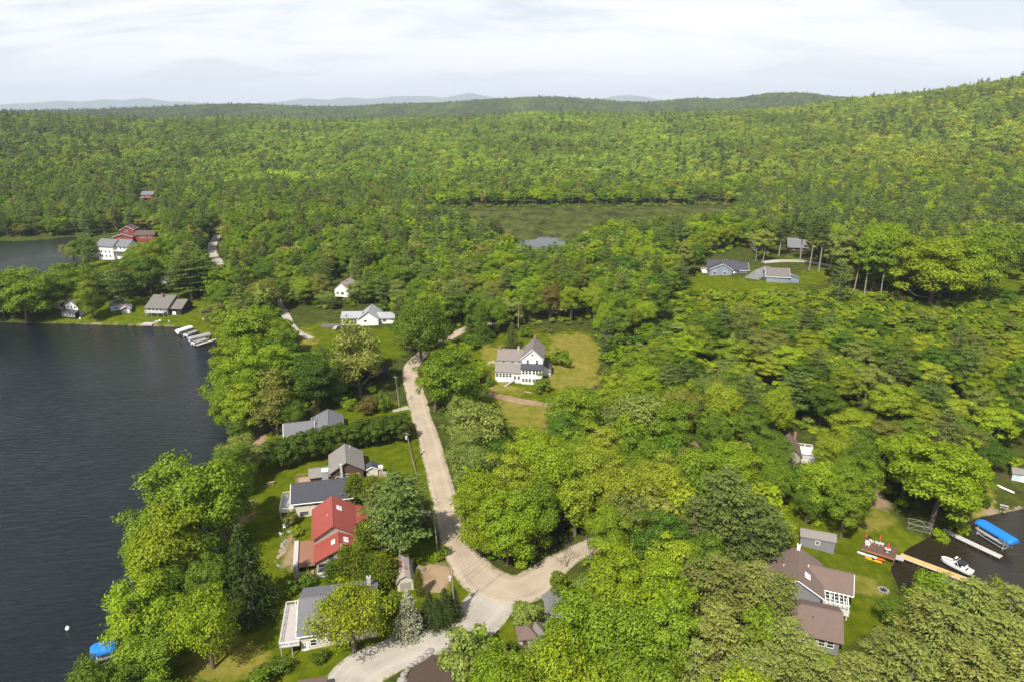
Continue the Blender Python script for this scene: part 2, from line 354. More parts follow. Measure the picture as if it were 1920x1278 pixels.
# ------------------------------------------------------------------ ground cover map (lawns, dry grass, bare earth), then the ground sheet
def inpoly(X, Y, pts):
    ins = np.zeros(np.shape(X), bool); n = len(pts)
    for i in range(n):
        ax, ay = pts[i]; bx, by = pts[(i + 1) % n]
        c = ((ay > Y) != (by > Y)); ins ^= c & (X < (bx - ax) * (Y - ay) / (by - ay + 1e-12) + ax)
    return ins
LAWN = [  # visible grass outlined on the photograph (lush lawn)
    [(1270, 535), (1420, 540), (1700, 565), (1960, 550), (1960, 690), (1500, 650), (1260, 640)],
    [(455, 830), (560, 785), (765, 755), (850, 1000), (900, 1150), (560, 1330), (250, 1330), (400, 1080), (450, 960)], [(80, 604), (120, 555), (420, 540), (420, 640), (335, 611)], [(900, 1290), (930, 1190), (1060, 1130), (1060, 1290)],
    [(480, 840), (560, 800), (580, 830), (500, 860)], [(470, 935), (500, 900), (575, 870), (600, 890), (545, 900), (535, 960), (570, 990), (540, 1000), (480, 990), (455, 960)],
    [(680, 835), (755, 815), (775, 850), (790, 910), (760, 900), (690, 870)], [(300, 1270), (330, 1230), (440, 1150), (560, 1110), (590, 1090), (760, 1090), (745, 1110), (600, 1120), (560, 1230), (640, 1230), (520, 1300), (300, 1330)],
    [(925, 1190), (958, 1150), (985, 1175), (975, 1200), (940, 1215)], [(1470, 945), (1530, 920), (1600, 960), (1640, 920), (1700, 1000), (1750, 1005), (1690, 1050), (1668, 1070), (1680, 1110), (1700, 1140), (1600, 1200), (1560, 1250), (1560, 1130), (1490, 1030), (1460, 1000)],
    [(80, 604), (120, 590), (330, 590), (420, 618), (410, 640), (335, 611)], [(180, 560), (260, 545), (360, 540), (370, 560), (250, 575)], [(155, 490), (180, 487), (215, 492), (210, 520), (175, 510)],
    [(1290, 510), (1330, 515), (1440, 528), (1550, 500), (1560, 530), (1440, 545), (1300, 540)], [(1470, 478), (1520, 478), (1520, 486), (1470, 486)], [(1780, 540), (1920, 500), (1980, 560), (1800, 580)],
    [(530, 620), (600, 605), (640, 615), (640, 640), (560, 660)], [(700, 615), (740, 615), (755, 650), (750, 675), (700, 670), (620, 690), (615, 640)],
    [(560, 790), (640, 760), (740, 750), (755, 785), (620, 800)], [(870, 645), (945, 620), (1100, 620), (1128, 650), (1115, 720), (1020, 760), (1020, 810), (960, 800), (905, 745), (900, 690)]]
DRY = [[(900, 650), (945, 650), (940, 690), (905, 680)], [(1030, 630), (1100, 625), (1128, 655), (1115, 725), (1040, 735), (1030, 690)], [(930, 750), (1025, 755), (1022, 812), (965, 800)], [(905, 690), (960, 720), (1000, 740), (920, 735)],
       [(530, 625), (570, 615), (600, 640), (560, 655)], [(1590, 950), (1640, 930), (1680, 990), (1610, 990)], [(1810, 900), (1850, 880), (1870, 960), (1820, 970)], [(1560, 1080), (1640, 1080), (1650, 1120), (1560, 1110)], [(330, 1240), (430, 1180), (520, 1240), (400, 1300)],
       [(1550, 520), (1620, 530), (1720, 560), (1560, 545)]]
EARTH = [[(790, 1065), (835, 1050), (845, 1110), (800, 1110)], [(470, 800), (495, 785), (500, 830), (470, 840)], [(530, 1000), (550, 990), (558, 1060), (535, 1080)], [(1610, 920), (1640, 900), (1670, 950), (1650, 960)], [(1565, 1095), (1600, 1102), (1625, 1120), (1600, 1115)], [(1320, 603), (1345, 600), (1345, 612), (1322, 614)],
         [(440, 950), (475, 930), (480, 960), (450, 990)], [(1830, 960), (1860, 940), (1870, 965)], [(80, 604), (335, 609), (335, 614), (80, 609)], [(1275, 830), (1310, 820), (1310, 860), (1280, 860)], [(1110, 1010), (1180, 985), (1200, 1010), (1110, 1030)], [(690, 880), (715, 870), (722, 890), (700, 897)], [(1800, 985), (1920, 945), (1920, 960), (1830, 975)]]
PXG, PYG, DG = proj(XX, YY, np.maximum(HH, 0)); okv = (YY > 40) & (DG > 30)
def soft(polys):
    acc = np.zeros(XX.shape)
    for ox, oy in ((0, 0), (6, 0), (-6, 0), (0, 4), (0, -4), (10, 3), (-10, -3), (3, 8), (-3, -8)):
        hit = np.zeros(XX.shape, bool)
        for p in polys: hit |= inpoly(PXG + ox, PYG + oy, p)
        acc += hit & okv
    return acc / 9
cover = np.zeros((*XX.shape, 4)); cover[..., 0] = soft(LAWN); cover[..., 1] = soft(DRY); cover[..., 2] = soft(EARTH); cover[..., 3] = 1
DD = np.hypot(XX, YY); cover[..., 0] = np.where(DD > 900, 0.0, cover[..., 0])
nx, ny = len(GX), len(GY); idx = np.arange(nx * ny).reshape(ny, nx)
Fq = np.stack([idx[:-1, :-1], idx[:-1, 1:], idx[1:, 1:], idx[1:, :-1]], -1).reshape(-1, 4)
gme = mesh_np('ground', np.stack([XX, YY, HH], -1).reshape(-1, 3), Fq, ground_mat(), {'cover': ('FLOAT_COLOR', cover.reshape(-1, 4))}, True)
link('ground', gme, kind='structure', label='grassy and wooded ground of the valley and hills')

# blue mountains on the horizon
az = np.radians(np.arange(-48, 48.01, 0.12)); rad = np.array([21000., 22500, 23700, 24500, 25000, 25600, 26600, 28500]); fall = np.array([0.0, .35, .68, .9, 1.0, .93, .6, .0])
S3 = np.interp(960 + F * np.tan(az) / CP, [-400, 0, 50, 110, 150, 200, 235, 275, 320, 360, 420, 520, 570, 620, 650, 690, 740, 780, 830, 855, 882, 905, 950, 1100, 1150, 1180, 1215, 1260, 2400],
               [130, 130, 150, 205, 190, 235, 205, 258, 200, 190, 120, 195, 262, 240, 300, 262, 300, 315, 285, 340, 400, 330, 240, 200, 318, 345, 300, 180, 150])
S3 = 94 + (S3 - 94) * 25 / 16
A_, R_ = np.meshgrid(az, rad); MX, MY = R_ * np.sin(A_), R_ * np.cos(A_)
MZ = (S3[None, :] + 16 * wav(MX, MY, 3000) + 9 * wav(MX, MY, 1100)) * fall[:, None]; ix = np.arange(MX.size).reshape(MX.shape)
mm_, ntm, om = new_mat('mountain_forest'); principled(ntm, om, mix(ntm, noise(ntm, N(ntm, 'ShaderNodeTexCoord').outputs['Object'], 0.002, 5), (0.035, 0.055, 0.025), (0.06, 0.085, 0.03)), 0.95, spec=0.0)
link('mountains', mesh_np('mountains', np.stack([MX, MY, MZ], -1).reshape(-1, 3), np.stack([ix[:-1, :-1], ix[:-1, 1:], ix[1:, 1:], ix[1:, :-1]], -1).reshape(-1, 4), mm_, None, True), kind='structure', label='pale blue mountain range on the horizon')

def sheet(name, mat, x0, x1, y0, y1, z=0.0, attr=None, n=1):
    xs = np.linspace(x0, x1, n + 1); ys = np.linspace(y0, y1, n + 1); A, B = np.meshgrid(xs, ys)
    V = np.stack([A, B, np.full_like(A, z)], -1).reshape(-1, 3); ix = np.arange((n + 1) ** 2).reshape(n + 1, n + 1)
    Q = np.stack([ix[:-1, :-1], ix[:-1, 1:], ix[1:, 1:], ix[1:, :-1]], -1).reshape(-1, 4)
    at = {'open': ('FLOAT', attr(A, B).ravel())} if attr else None
    return link(name, mesh_np(name, V, Q, mat, at), kind='structure')
sheet('lake', MATS['lake_water'], -1900, -40, -400, 660)['label'] = 'dark rippled water of the lake'
sheet('cove', MATS['cove_water'], 62, 420, 20, 200)['label'] = 'dark brown water of the small cove with docks'
pw = G(1025, 446); 
sheet('marsh_pond', MATS['marsh_water'], -160, 330, 400, 760, attr=lambda A, B: 0.5 * np.exp(-(((A - pw.x + 3) / 15) ** 2 + ((B - pw.y + 22) / 24) ** 2)), n=60, z=0.05)['label'] = 'shallow pond covered in olive water weed and painted dark tree reflections'

# ------------------------------------------------------------------ roads, drives and paths draped on the ground
ROADS = []
def strip(name, mat, pts, label, lift=0.07, step=1.5, px=True):
    """pts: (px, py, half width in metres) along the centre line"""
    P3 = [(*(G(a, b)[:2] if px else (a, b)), w) for a, b, w in pts]
    C = [P3[0]]
    for i in range(len(P3) - 1):            # Catmull-Rom through the points
        p0, p1, p2, p3 = P3[max(i - 1, 0)], P3[i], P3[i + 1], P3[min(i + 2, len(P3) - 1)]
        n = max(2, int(math.hypot(p2[0] - p1[0], p2[1] - p1[1]) / step))
        for k in range(1, n + 1):
            t = k / n
            C.append(tuple(0.5 * (2 * p1[j] + (p2[j] - p0[j]) * t + (2 * p0[j] - 5 * p1[j] + 4 * p2[j] - p3[j]) * t * t + (3 * p1[j] - p0[j] - 3 * p2[j] + p3[j]) * t ** 3) for j in range(3)))
    C = np.array(C); T = np.gradient(C[:, :2], axis=0); T /= np.linalg.norm(T, axis=1)[:, None] + 1e-9
    Nn = np.stack([-T[:, 1], T[:, 0]], -1); m = len(C)
    us = np.linspace(-1, 1, 9); V = []; at = []
    r = np.random.default_rng(len(name) * 7 + m)
    jl = 1 + 0.10 * np.convolve(r.normal(0, 1, m + 6), np.ones(5) / 5, 'same')[3:-3]; jr = 1 + 0.10 * np.convolve(r.normal(0, 1, m + 6), np.ones(5) / 5, 'same')[3:-3]
    for u in us:
        j = np.where(u < 0, jl, jr); q = C[:, :2] + Nn * (u * C[:, 2] * j)[:, None]
        V.append(np.stack([q[:, 0], q[:, 1], ground(q[:, 0], q[:, 1]) + lift - (0.10 if abs(u) == 1 else 0)], -1)); at.append(np.full(m, u))
    V = np.array(V); ix = np.arange(9 * m).reshape(9, m)
    Q = np.stack([ix[:-1, :-1], ix[1:, :-1], ix[1:, 1:], ix[:-1, 1:]], -1).reshape(-1, 4)[:, ::-1]
    ROADS.append(C)
    return link(name, mesh_np(name, V.reshape(-1, 3), Q, MATS[mat], {'across': ('FLOAT', np.array(at).ravel())}, True), kind='structure', label=label)
strip('dirt_road', 'dirt_road', [(925, 604, 2.6), (885, 613, 2.6), (845, 631, 2.6), (805, 655, 2.7), (778, 677, 2.8), (769, 700, 2.9), (778, 735, 3.0), (790, 778, 3.0), (806, 830, 3.1), (824, 900, 3.2), (844, 975, 3.2), (862, 1030, 3.6), (900, 1083, 4.5), (945, 1105, 5.0), (985, 1100, 4.4), (1030, 1068, 3.4), (1068, 1043, 2.6), (1110, 1022, 2.3), (1190, 990, 2.2), (1260, 955, 2.2)],
      'pale dirt road bending past the lakeside cottages', 0.11)
strip('gravel_drive', 'gravel', [(955, 1085, 4.5), (925, 1120, 5.0), (885, 1165, 5.0), (820, 1195, 4.6), (740, 1225, 4.2), (670, 1262, 5.2), (640, 1330, 6.5), (600, 1420, 6.0)], 'wide pale gravel drive curving from the junction', 0.085)
strip('paved_drive', 'asphalt', [(1000, 1092, 2.0), (1040, 1120, 2.6), (1045, 1165, 2.8), (1035, 1205, 2.2)], 'short grey paved drive beside the round shrub', 0.06)
strip('farm_track', 'soil', [(880, 735, 1.6), (912, 738, 1.8), (960, 748, 2.0), (1000, 755, 1.9), (1035, 760, 1.3)], 'brown dirt track below the white farmhouse', 0.07)
strip('cottage_drive', 'gravel', [(512, 548, 1.9), (528, 578, 2.0), (541, 603, 2.1), (556, 622, 2.0), (585, 634, 1.6)], 'pale drive leading to the grey-roofed ranch house', 0.07)
strip('lake_road', 'gravel', [(408, 440, 2.8), (399, 458, 3.0), (398, 474, 3.2), (410, 492, 3.2), (432, 508, 3.0)], 'pale road curving through trees behind the peninsula', 0.07)
strip('hill_road', 'gravel', [(1430, 492, 2.5), (1470, 489, 3.2), (1510, 490, 3.2), (1550, 497, 2.6), (1600, 505, 2.2)], 'pale gravel road in front of the brown cabin', 0.07)
strip('garage_drive', 'asphalt', [(1440, 500, 2.0), (1425, 511, 3.6), (1408, 523, 4.2)], 'grey asphalt drive between the blue house and its garage', 0.08)
strip('woods_road', 'dirt_road', [(990, 583, 2.2), (1030, 580, 2.4), (1068, 578, 2.2), (1100, 570, 2.0)], 'strip of dirt road showing behind the reddish tree', 0.07)
strip('stone_apron', 'gravel', [(736, 770, 1.0), (750, 767, 1.3), (766, 763, 1.6)], 'small pale gravel apron at the road edge', 0.06)
strip('stone_apron', 'gravel', [(768, 806, 1.5), (758, 808, 1.7), (748, 810, 1.2)], 'small pale concrete pad beside the pole with a transformer', 0.06)
strip('soil_pad', 'soil', [(800, 1108, 3.0), (812, 1085, 4.0), (826, 1060, 3.2)], 'bare brown earth patch beside the barn shed', 0.05)
# ------------------------------------------------------------------ foliage
def unit(a): return a / (np.linalg.norm(a, axis=-1, keepdims=True) + 1e-9)
def leaf_faces(C, Nv, size, r, aspect=0.62, along=None):
    """one folded diamond leaf spray per centre C, facing Nv"""
    n = len(C); Nv = unit(Nv)
    a = r.normal(0, 1, (n, 3)) if along is None else along + 0.25 * r.normal(0, 1, (n, 3))
    U = unit(a - Nv * (a * Nv).sum(1, keepdims=True)); W = np.cross(Nv, U)
    s = np.asarray(size).reshape(-1, 1) * np.ones((n, 1)); w = s * aspect
    fold = Nv * s * r.uniform(-0.25, 0.1, (n, 1))
    V = np.stack([C - U * s * 0.5, C - W * w * 0.5 + fold, C + U * s * 0.5, C + W * w * 0.5 + fold], 1).reshape(-1, 3)
    return V, np.arange(4 * n).reshape(n, 4)
def ball(r, n): return unit(r.normal(0, 1, (n, 3)))
def crown_broad(r, H, R, base, nclump, nleaf, ls, flat=0.68, airy=0.04, lump=1.0, clump_r=0.25):
    """lumpy broadleaf crown: clumps of leaves set on an uneven ellipsoid; returns centres, normals, sizes, clump centres"""
    zc = (H + base) / 2; hz = (H - base) / 2
    d = ball(r, nclump * 3); d = d[(d[:, 2] > -0.75)][:nclump]
    keep = []
    for q in d:                                    # spread the clumps out
        if all(np.dot(q, k) < 0.93 for k in keep) or r.random() < 0.25: keep.append(q)
    d = np.array(keep); n = len(d)
    ph = r.uniform(0, 6.28, 6)
    rr = 1 + 0.16 * lump * (np.sin(3 * np.arctan2(d[:, 1], d[:, 0]) + ph[0]) + np.sin(2 * np.arctan2(d[:, 1], d[:, 0]) + 4 * d[:, 2] + ph[1])) * 0.8
    rad = rr * r.uniform(0.58, 1.04, n)
    taper = np.where(d[:, 2] < 0, 1.0 - 0.25 * d[:, 2] ** 2, 1.0)
    K = np.stack([d[:, 0] * rad * R * 0.78 * taper, d[:, 1] * rad * R * 0.78 * taper, zc + d[:, 2] * rad * hz * 0.80], -1)
    inner = ball(r, n // 3) * r.uniform(0.1, 0.55, (n // 3, 1)); K = np.vstack([K, np.stack([inner[:, 0] * R, inner[:, 1] * R, zc + inner[:, 2] * hz], -1)])
    n = len(K); cr = R * clump_r * r.uniform(0.7, 1.25, n)
    per = np.maximum(6, (nleaf * cr ** 2 / (cr ** 2).sum())).astype(int)
    Cs, Ns, Ss = [], [], []
    for k in range(n):
        m = per[k]; v = ball(r, int(m * 1.7)); out = K[k] - np.array([0, 0, zc - hz * 0.3]); out = out / (np.linalg.norm(out) + 1e-6)
        v = v[(v @ out + 0.5 * v[:, 2]) > -0.35][:m]
        rad_ = cr[k] * np.clip(r.normal(0.92, 0.16 + airy, len(v)), 0.25, 1.35)
        wob = 1 + 0.22 * np.sin(5 * v[:, 0] + 7 * v[:, 1] + k) * np.cos(6 * v[:, 2] + 2 * k)
        p = K[k] + v * (rad_ * wob)[:, None] * np.array([1, 1, flat])
        Cs.append(p); Ns.append(v * 1.0 + np.array([0, 0, 0.35]) + out * 0.2 + 0.42 * r.normal(0, 1, v.shape)); Ss.append(ls * r.uniform(0.65, 1.35, len(v)))
    return np.vstack(Cs), np.vstack(Ns), np.concatenate(Ss), K
def trunk_mesh(name, mat, r, H, base, K, tr=0.32, limbs=9, fork=0.45, sides=7):
    mb = MB(); top = base + (H - base) * 0.62; lean = r.normal(0, 0.03 * H, 2)
    pts = [(0, 0, -0.4), (0, 0, 0.0), (lean[0] * 0.25, lean[1] * 0.25, base * 0.6), (lean[0] * 0.6, lean[1] * 0.6, base + (H - base) * 0.25), (lean[0], lean[1], top)]
    mb.tube(pts, [tr * 1.5, tr * 1.2, tr, tr * 0.75, tr * 0.22], sides)
    for i in np.argsort(-r.random(len(K)))[:limbs]:
        k = K[i]; z0 = min(max(base * 0.7, k[2] - 0.45 * np.hypot(k[0], k[1]) - r.uniform(0.5, 2.0)), top * 0.95)
        f = np.clip((z0) / top, 0, 1); s = np.array([lean[0] * f, lean[1] * f, z0]); mid = s * 0.5 + k * 0.5 + np.array([0, 0, -0.08 * H * r.random()])
        mb.tube([s, mid, k], [tr * 0.42, tr * 0.26, tr * 0.07], 5)
        for _ in range(2):
            e = k + r.normal(0, 1, 3) * np.array([1.0, 1.0, 0.7]) * 0.09 * H; mb.tube([mid * 0.4 + k * 0.6, e], [tr * 0.14, tr * 0.04], 4)
    return mb.mesh(name, mat)
def make_broad(name, seed, H=14.0, R=5.2, base=2.2, nclump=84, nleaf=15000, ls=0.305, lod=0, bark='bark', leafm='leaf', **kw):
    r = np.random.default_rng(seed); tr = kw.pop('tr', 0.30); limbs = kw.pop('limbs', 12)
    C, Nn, S, K = crown_broad(r, H, R, base, nclump, nleaf, ls, **kw)
    V, Q = leaf_faces(C, Nn, S, r)
    cm = mesh_np(name + '_crown', V, Q, MATS[leafm])
    tm = trunk_mesh(name + '_trunk', MATS[bark], r, H, base, K, tr, limbs)
    return dict(crown=cm, trunk=tm, H=H, R=R)
def make_pine(name, seed, H=20.0, R=4.6, base=5.0, whorls=13, nb=6, tufts=6, per=22, ls=0.54, shape='pine', bark='grey_bark', leafm='needle', tr=0.30, sides=6):
    r = np.random.default_rng(seed); mb = MB(); lean = r.normal(0, 0.012 * H, 2)
    mb.tube([(0, 0, -0.4), (0, 0, 0), (lean[0] * .5, lean[1] * .5, H * 0.5), (lean[0], lean[1], H * 0.98)], [tr * 1.3, tr, tr * 0.6, 0.03], sides)
    Cs, Ns, Ss, As = [], [], [], []
    for w in range(whorls):
        f = (w + r.uniform(-0.3, 0.3)) / (whorls - 1); f = min(max(f, 0.0), 1.0); z = base + (H * 0.97 - base) * f
        if shape == 'pine': L = R * (0.55 + 1.3 * f - 1.75 * f * f) * 1.02 + 0.25
        elif shape == 'cone': L = R * (1 - f) ** 0.85 + 0.15
        else: L = R * (1 - f ** 2.2) ** 0.6 * min(1, 0.65 + f * 1.2) + 0.12
        k = nb if f < 0.8 else max(3, nb - 2); a0 = r.uniform(0, 6.28)
        for b in range(k):
            a = a0 + 6.28 * b / k + r.normal(0, 0.25); l = max(0.2, L * r.uniform(0.55, 1.25)) if shape != 'column' else L * r.uniform(0.9, 1.1)
            rise = {'pine': 0.10 + 0.45 * f + r.normal(0, 0.08), 'cone': -0.28 + 0.55 * f, 'column': 0.5}[shape]
            dv = np.array([math.cos(a), math.sin(a), 0.0]); s = np.array([lean[0] * f, lean[1] * f, z]); e = s + dv * l + np.array([0, 0, rise * l])
            if w % 2 == 0 and l > 0.9: mb.tube([s, (s + e) / 2 - np.array([0, 0, 0.05 * l]), e], [0.07 * tr / 0.3, 0.05 * tr / 0.3, 0.015], 4, cap=False)
            nt_ = max(2, int(round(tufts * l / R + 0.6)))
            for t in range(nt_):
                g = 0.30 + 0.72 * (t + 0.5 + r.uniform(-0.3, 0.3)) / nt_
                side = np.array([-dv[1], dv[0], 0]) * r.normal(0, 0.20) * l * g
                c = s + (e - s) * g + side + np.array([0, 0, (-0.10 * (g - 0.5) * l if shape == 'cone' else 0.05 * l)])
                m = max(3, int(per * r.uniform(0.7, 1.3))); sp = ball(r, m)
                rad = (0.42 + 0.16 * l * (0.6 if shape == 'cone' else 1.0)) * r.uniform(0.7, 1.2) * (0.75 if shape == 'column' else 1)
                Cs.append(c + sp * rad * np.array([1, 1, 0.22 if shape == 'pine' else 0.6]))
                Ns.append(np.array([0, 0, 0.75]) + sp * 0.7 + 0.3 * r.normal(0, 1, sp.shape)); As.append(sp + dv * 0.6 + np.array([0, 0, 0.35 if shape == 'pine' else -0.15]))
                Ss.append(ls * r.uniform(0.7, 1.3, m))
    V, Q = leaf_faces(np.vstack(Cs), np.vstack(Ns), np.concatenate(Ss), r, 0.36, np.vstack(As))
    return dict(crown=mesh_np(name + '_crown', V, Q, MATS[leafm]), trunk=mb.mesh(name + '_trunk', MATS[bark]), H=H, R=R)
def make_bare(name, seed, H=9.0, R=3.0, bark='grey_bark'):
    r = np.random.default_rng(seed); mb = MB()
    def grow(p, d, l, rad, lev):
        e = p + d * l; m = (p + e) / 2 + r.normal(0, 0.06 * l, 3); mb.tube([p, m, e], [rad, rad * .8, rad * .55], 5 if lev < 2 else 4)
        if lev < 4:
            for _ in range(3 if lev else 4):
                grow(p + (e - p) * r.uniform(0.5, 1.0), unit(d + r.normal(0, 0.55, 3) + np.array([0, 0, 0.18])), l * r.uniform(0.5, 0.75), rad * 0.5, lev + 1)
    grow(np.array([0, 0, -0.3]), unit(np.array([r.normal(0, .08), r.normal(0, .08), 1.0])), H * 0.42, 0.16, 0)
    C = r.normal(0, 1, (160, 3)) * np.array([R * .5, R * .5, H * .22]) + np.array([0, 0, H * 0.62])
    V, Q = leaf_faces(C, r.normal(0, 1, C.shape), 0.3 * np.ones(len(C)), r)
    return dict(crown=mesh_np(name + '_crown', V, Q, MATS['leaf']), trunk=mb.mesh(name + '_trunk', MATS[bark]), H=H, R=R)

SPEC = {
 'maple': [make_broad('maple', 100 + i, nclump=[84, 96, 70, 88, 104, 76][i], R=[5.2, 5.6, 4.9, 5.0, 5.8, 5.3][i], lump=[1, 1.3, .8, 1.2, 1, 1.5][i]) for i in range(6)],
 'full': [make_broad('full', 120 + i, H=13, R=5.4, base=0.2, nclump=105, nleaf=19000, ls=0.315, lump=1.2) for i in range(3)],
 'oak': [make_broad('oak', 140 + i, H=15, R=6.3, base=3.0, nclump=105, nleaf=19000, ls=0.315, flat=0.45, clump_r=0.205, lump=1.3) for i in range(3)],
 'willow': [make_broad('willow', 160 + i, H=11, R=4.6, base=1.6, nclump=80, nleaf=8200, ls=0.36, airy=0.18, clump_r=0.24, lump=1.3) for i in range(3)],
 'locust': [make_broad('locust', 180 + i, H=11, R=6.0, base=2.6, nclump=110, nleaf=10500, ls=0.30, airy=0.22, flat=0.55, clump_r=0.21, lump=0.7) for i in range(2)],
 'birch': [make_broad('birch', 200 + i, H=16, R=3.2, base=4.5, nclump=42, nleaf=4600, ls=0.42, airy=0.15, bark='pale_bark', tr=0.13, limbs=7) for i in range(3)],
 'round': [make_broad('round', 220 + i, H=6, R=2.7, base=0.6, nclump=40, nleaf=4200, ls=0.30, lump=0.6, tr=0.14, limbs=7) for i in range(2)],
 'shrub': [make_broad('shrub', 240 + i, H=3.2, R=2.2, base=0.0, nclump=22, nleaf=1700, ls=0.30, lump=1.4, tr=0.07, limbs=6, airy=0.1) for i in range(4)],
 'sapling': [make_broad('sapling', 260 + i, H=7.0, R=2.6, base=1.0, nclump=30, nleaf=2600, ls=0.36, lump=1.5, tr=0.11, limbs=8, airy=0.12) for i in range(4)],
 'pine': [make_pine('pine', 300 + i, R=[4.6, 5.2, 4.2, 4.8][i], whorls=[13, 12, 14, 11][i], base=[4.5, 3.5, 6, 4][i]) for i in range(4)],
 'tall_pine': [make_pine('tall_pine', 340, H=24, R=3.6, base=13, whorls=11, tr=0.34), make_pine('tall_pine', 341, H=22, R=3.4, base=11, whorls=11, tr=0.3)],
 'spruce': [make_pine('spruce', 360 + i, H=14, R=3.9, base=0.6, whorls=26, nb=8, tufts=6, per=9, ls=0.5, shape='cone') for i in range(3)],
 'cedar': [make_pine('cedar', 380 + i, H=6, R=1.35, base=0.15, whorls=20, nb=8, tufts=2, per=12, ls=0.32, shape='column', tr=0.1) for i in range(2)],
 'bare': [make_bare('bare', 400 + i) for i in range(3)],
}
TINT = dict(maple=(0.128, 0.190, 0.016), bright=(0.170, 0.240, 0.014), yellow=(0.190, 0.232, 0.022), mid=(0.085, 0.138, 0.016), dark=(0.045, 0.086, 0.011), willow=(0.155, 0.198, 0.050), olive=(0.140, 0.155, 0.038),
            pine=(0.096, 0.130, 0.042), pale_pine=(0.170, 0.202, 0.062), spruce=(0.042, 0.062, 0.018), blue=(0.27, 0.285, 0.195), cedar=(0.090, 0.118, 0.013), locust=(0.170, 0.215, 0.012), copper=(0.055, 0.016, 0.014), rust=(0.105, 0.092, 0.030), hedge=(0.052, 0.086, 0.011), grey=(0.190, 0.205, 0.110))  # the second pine tint is a paler, yellower needle colour
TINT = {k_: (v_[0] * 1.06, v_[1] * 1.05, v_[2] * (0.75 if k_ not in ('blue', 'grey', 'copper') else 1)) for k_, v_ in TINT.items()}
NAMES = {'maple': 'deciduous_tree', 'full': 'deciduous_tree', 'oak': 'deciduous_tree', 'willow': 'deciduous_tree', 'locust': 'locust_tree', 'birch': 'birch_tree', 'round': 'shrub', 'shrub': 'shrub', 'sapling': 'young_tree',
         'pine': 'pine_tree', 'tall_pine': 'pine_tree', 'spruce': 'spruce_tree', 'cedar': 'cedar_tree', 'bare': 'bare_tree'}
CATS = {'shrub': 'shrub'}
TREES = []                        # (x, y, height, radius) of every tree set
COUNT = {}
def put_tree(kind, x, y, H, R, tint, label, group=None, var=None, rot=None):
    v = SPEC[kind]; s = v[int(rng.integers(len(v))) if var is None else var % len(v)]
    nm = NAMES[kind]; COUNT[nm] = COUNT.get(nm, 0) + 1
    if '{' in label:
        tall = {'shrub': 'low' if H < 2.5 else 'bushy'}.get(nm, 'tall' if H > 13.5 else 'short' if H < 8 else 'mid-height')
        tone = {'bright': 'bright green', 'yellow': 'yellow-green', 'willow': 'grey-green', 'olive': 'olive', 'mid': 'deep green', 'maple': 'mid-green', 'pine': 'dark', 'pale_pine': 'pale green', 'dark': 'dark green'}.get(tint, '') if isinstance(tint, str) else ''
        if '{mark}' in label: group = group + ' near ' + near_mark(x, y)
        label = label.format(size=tall, mark=near_mark(x, y), tone=tone)
    root = thing(nm, label, CATS.get(nm, 'tree'), (x, y, float(ground(x, y)) - 0.03), float(rng.uniform(0, 6.28)) if rot is None else rot, group)
    k = R / s['R']; root.scale = (k, k, H / s['H'])
    col = TINT[tint] if isinstance(tint, str) else tint
    j = rng.normal(1, 0.08); hue = rng.normal(0, 0.05)
    for pn in ('trunk', 'crown'):
        o = link(pn, s[pn], root)
        if pn == 'crown': o.color = (max(0, col[0] * j * (1 + hue)), col[1] * j, col[2] * j, 1)
    TREES.append((x, y, H, R)); return root
def tree_px(kind, bx, by, top, w, tint, label, group=None, **kw):
    """tree whose foot stands at photo pixel (bx, by), whose tip reaches row top and whose crown is w pixels wide"""
    p = G(bx, by); u = -(top - 639) / F; dz = (-SP + u * CP) / (CP + u * SP)      # slope of the ray through the tip
    dep = p.y * CP - (p.z - CAMZ) * SP
    R = w / F * dep / 2; H = CAMZ + dz * (p.y) - p.z
    H = min(max(H, 0.8), 30.0)
    return put_tree(kind, p.x, p.y, H, R, tint, label, group, **kw)

MARKS = [('the white farmhouse', 1000, 720), ('the blue-grey hill house', 1360, 520), ('the brown cabin', 1495, 470), ('the ranch house', 690, 612), ('the marsh pond', 950, 440), ('the marsh pond', 1150, 440), ('the bend of the dirt road', 860, 630), ('the barn-red lodge', 250, 455), ('the curving lake road', 410, 480),
         ('the peninsula', 250, 570), ('the lake bank', 440, 720), ('the run-down house', 1500, 870), ('the cove bank', 1880, 900), ('the hill grove', 1740, 560), ('the regrowth slope', 1500, 640), ('the farmhouse meadow', 1160, 700), ('the roadside wood', 950, 950), ('the cove lawn', 1560, 950), ('the gravel drive', 700, 1270), ('the paved drive', 1060, 1150), ('the brown-roofed houses', 1500, 1150), ('the pale cottage above the ranch', 636, 545), ('the bottom shed', 1240, 1290), ('the black-roofed house', 1870, 515)]
MW = [(n_, G(x_, y_)) for n_, x_, y_ in MARKS]
def near_mark(x, y): return min(MW, key=lambda m: (m[1].x - x) ** 2 + ((m[1].y - y) * 0.8) ** 2)[0]
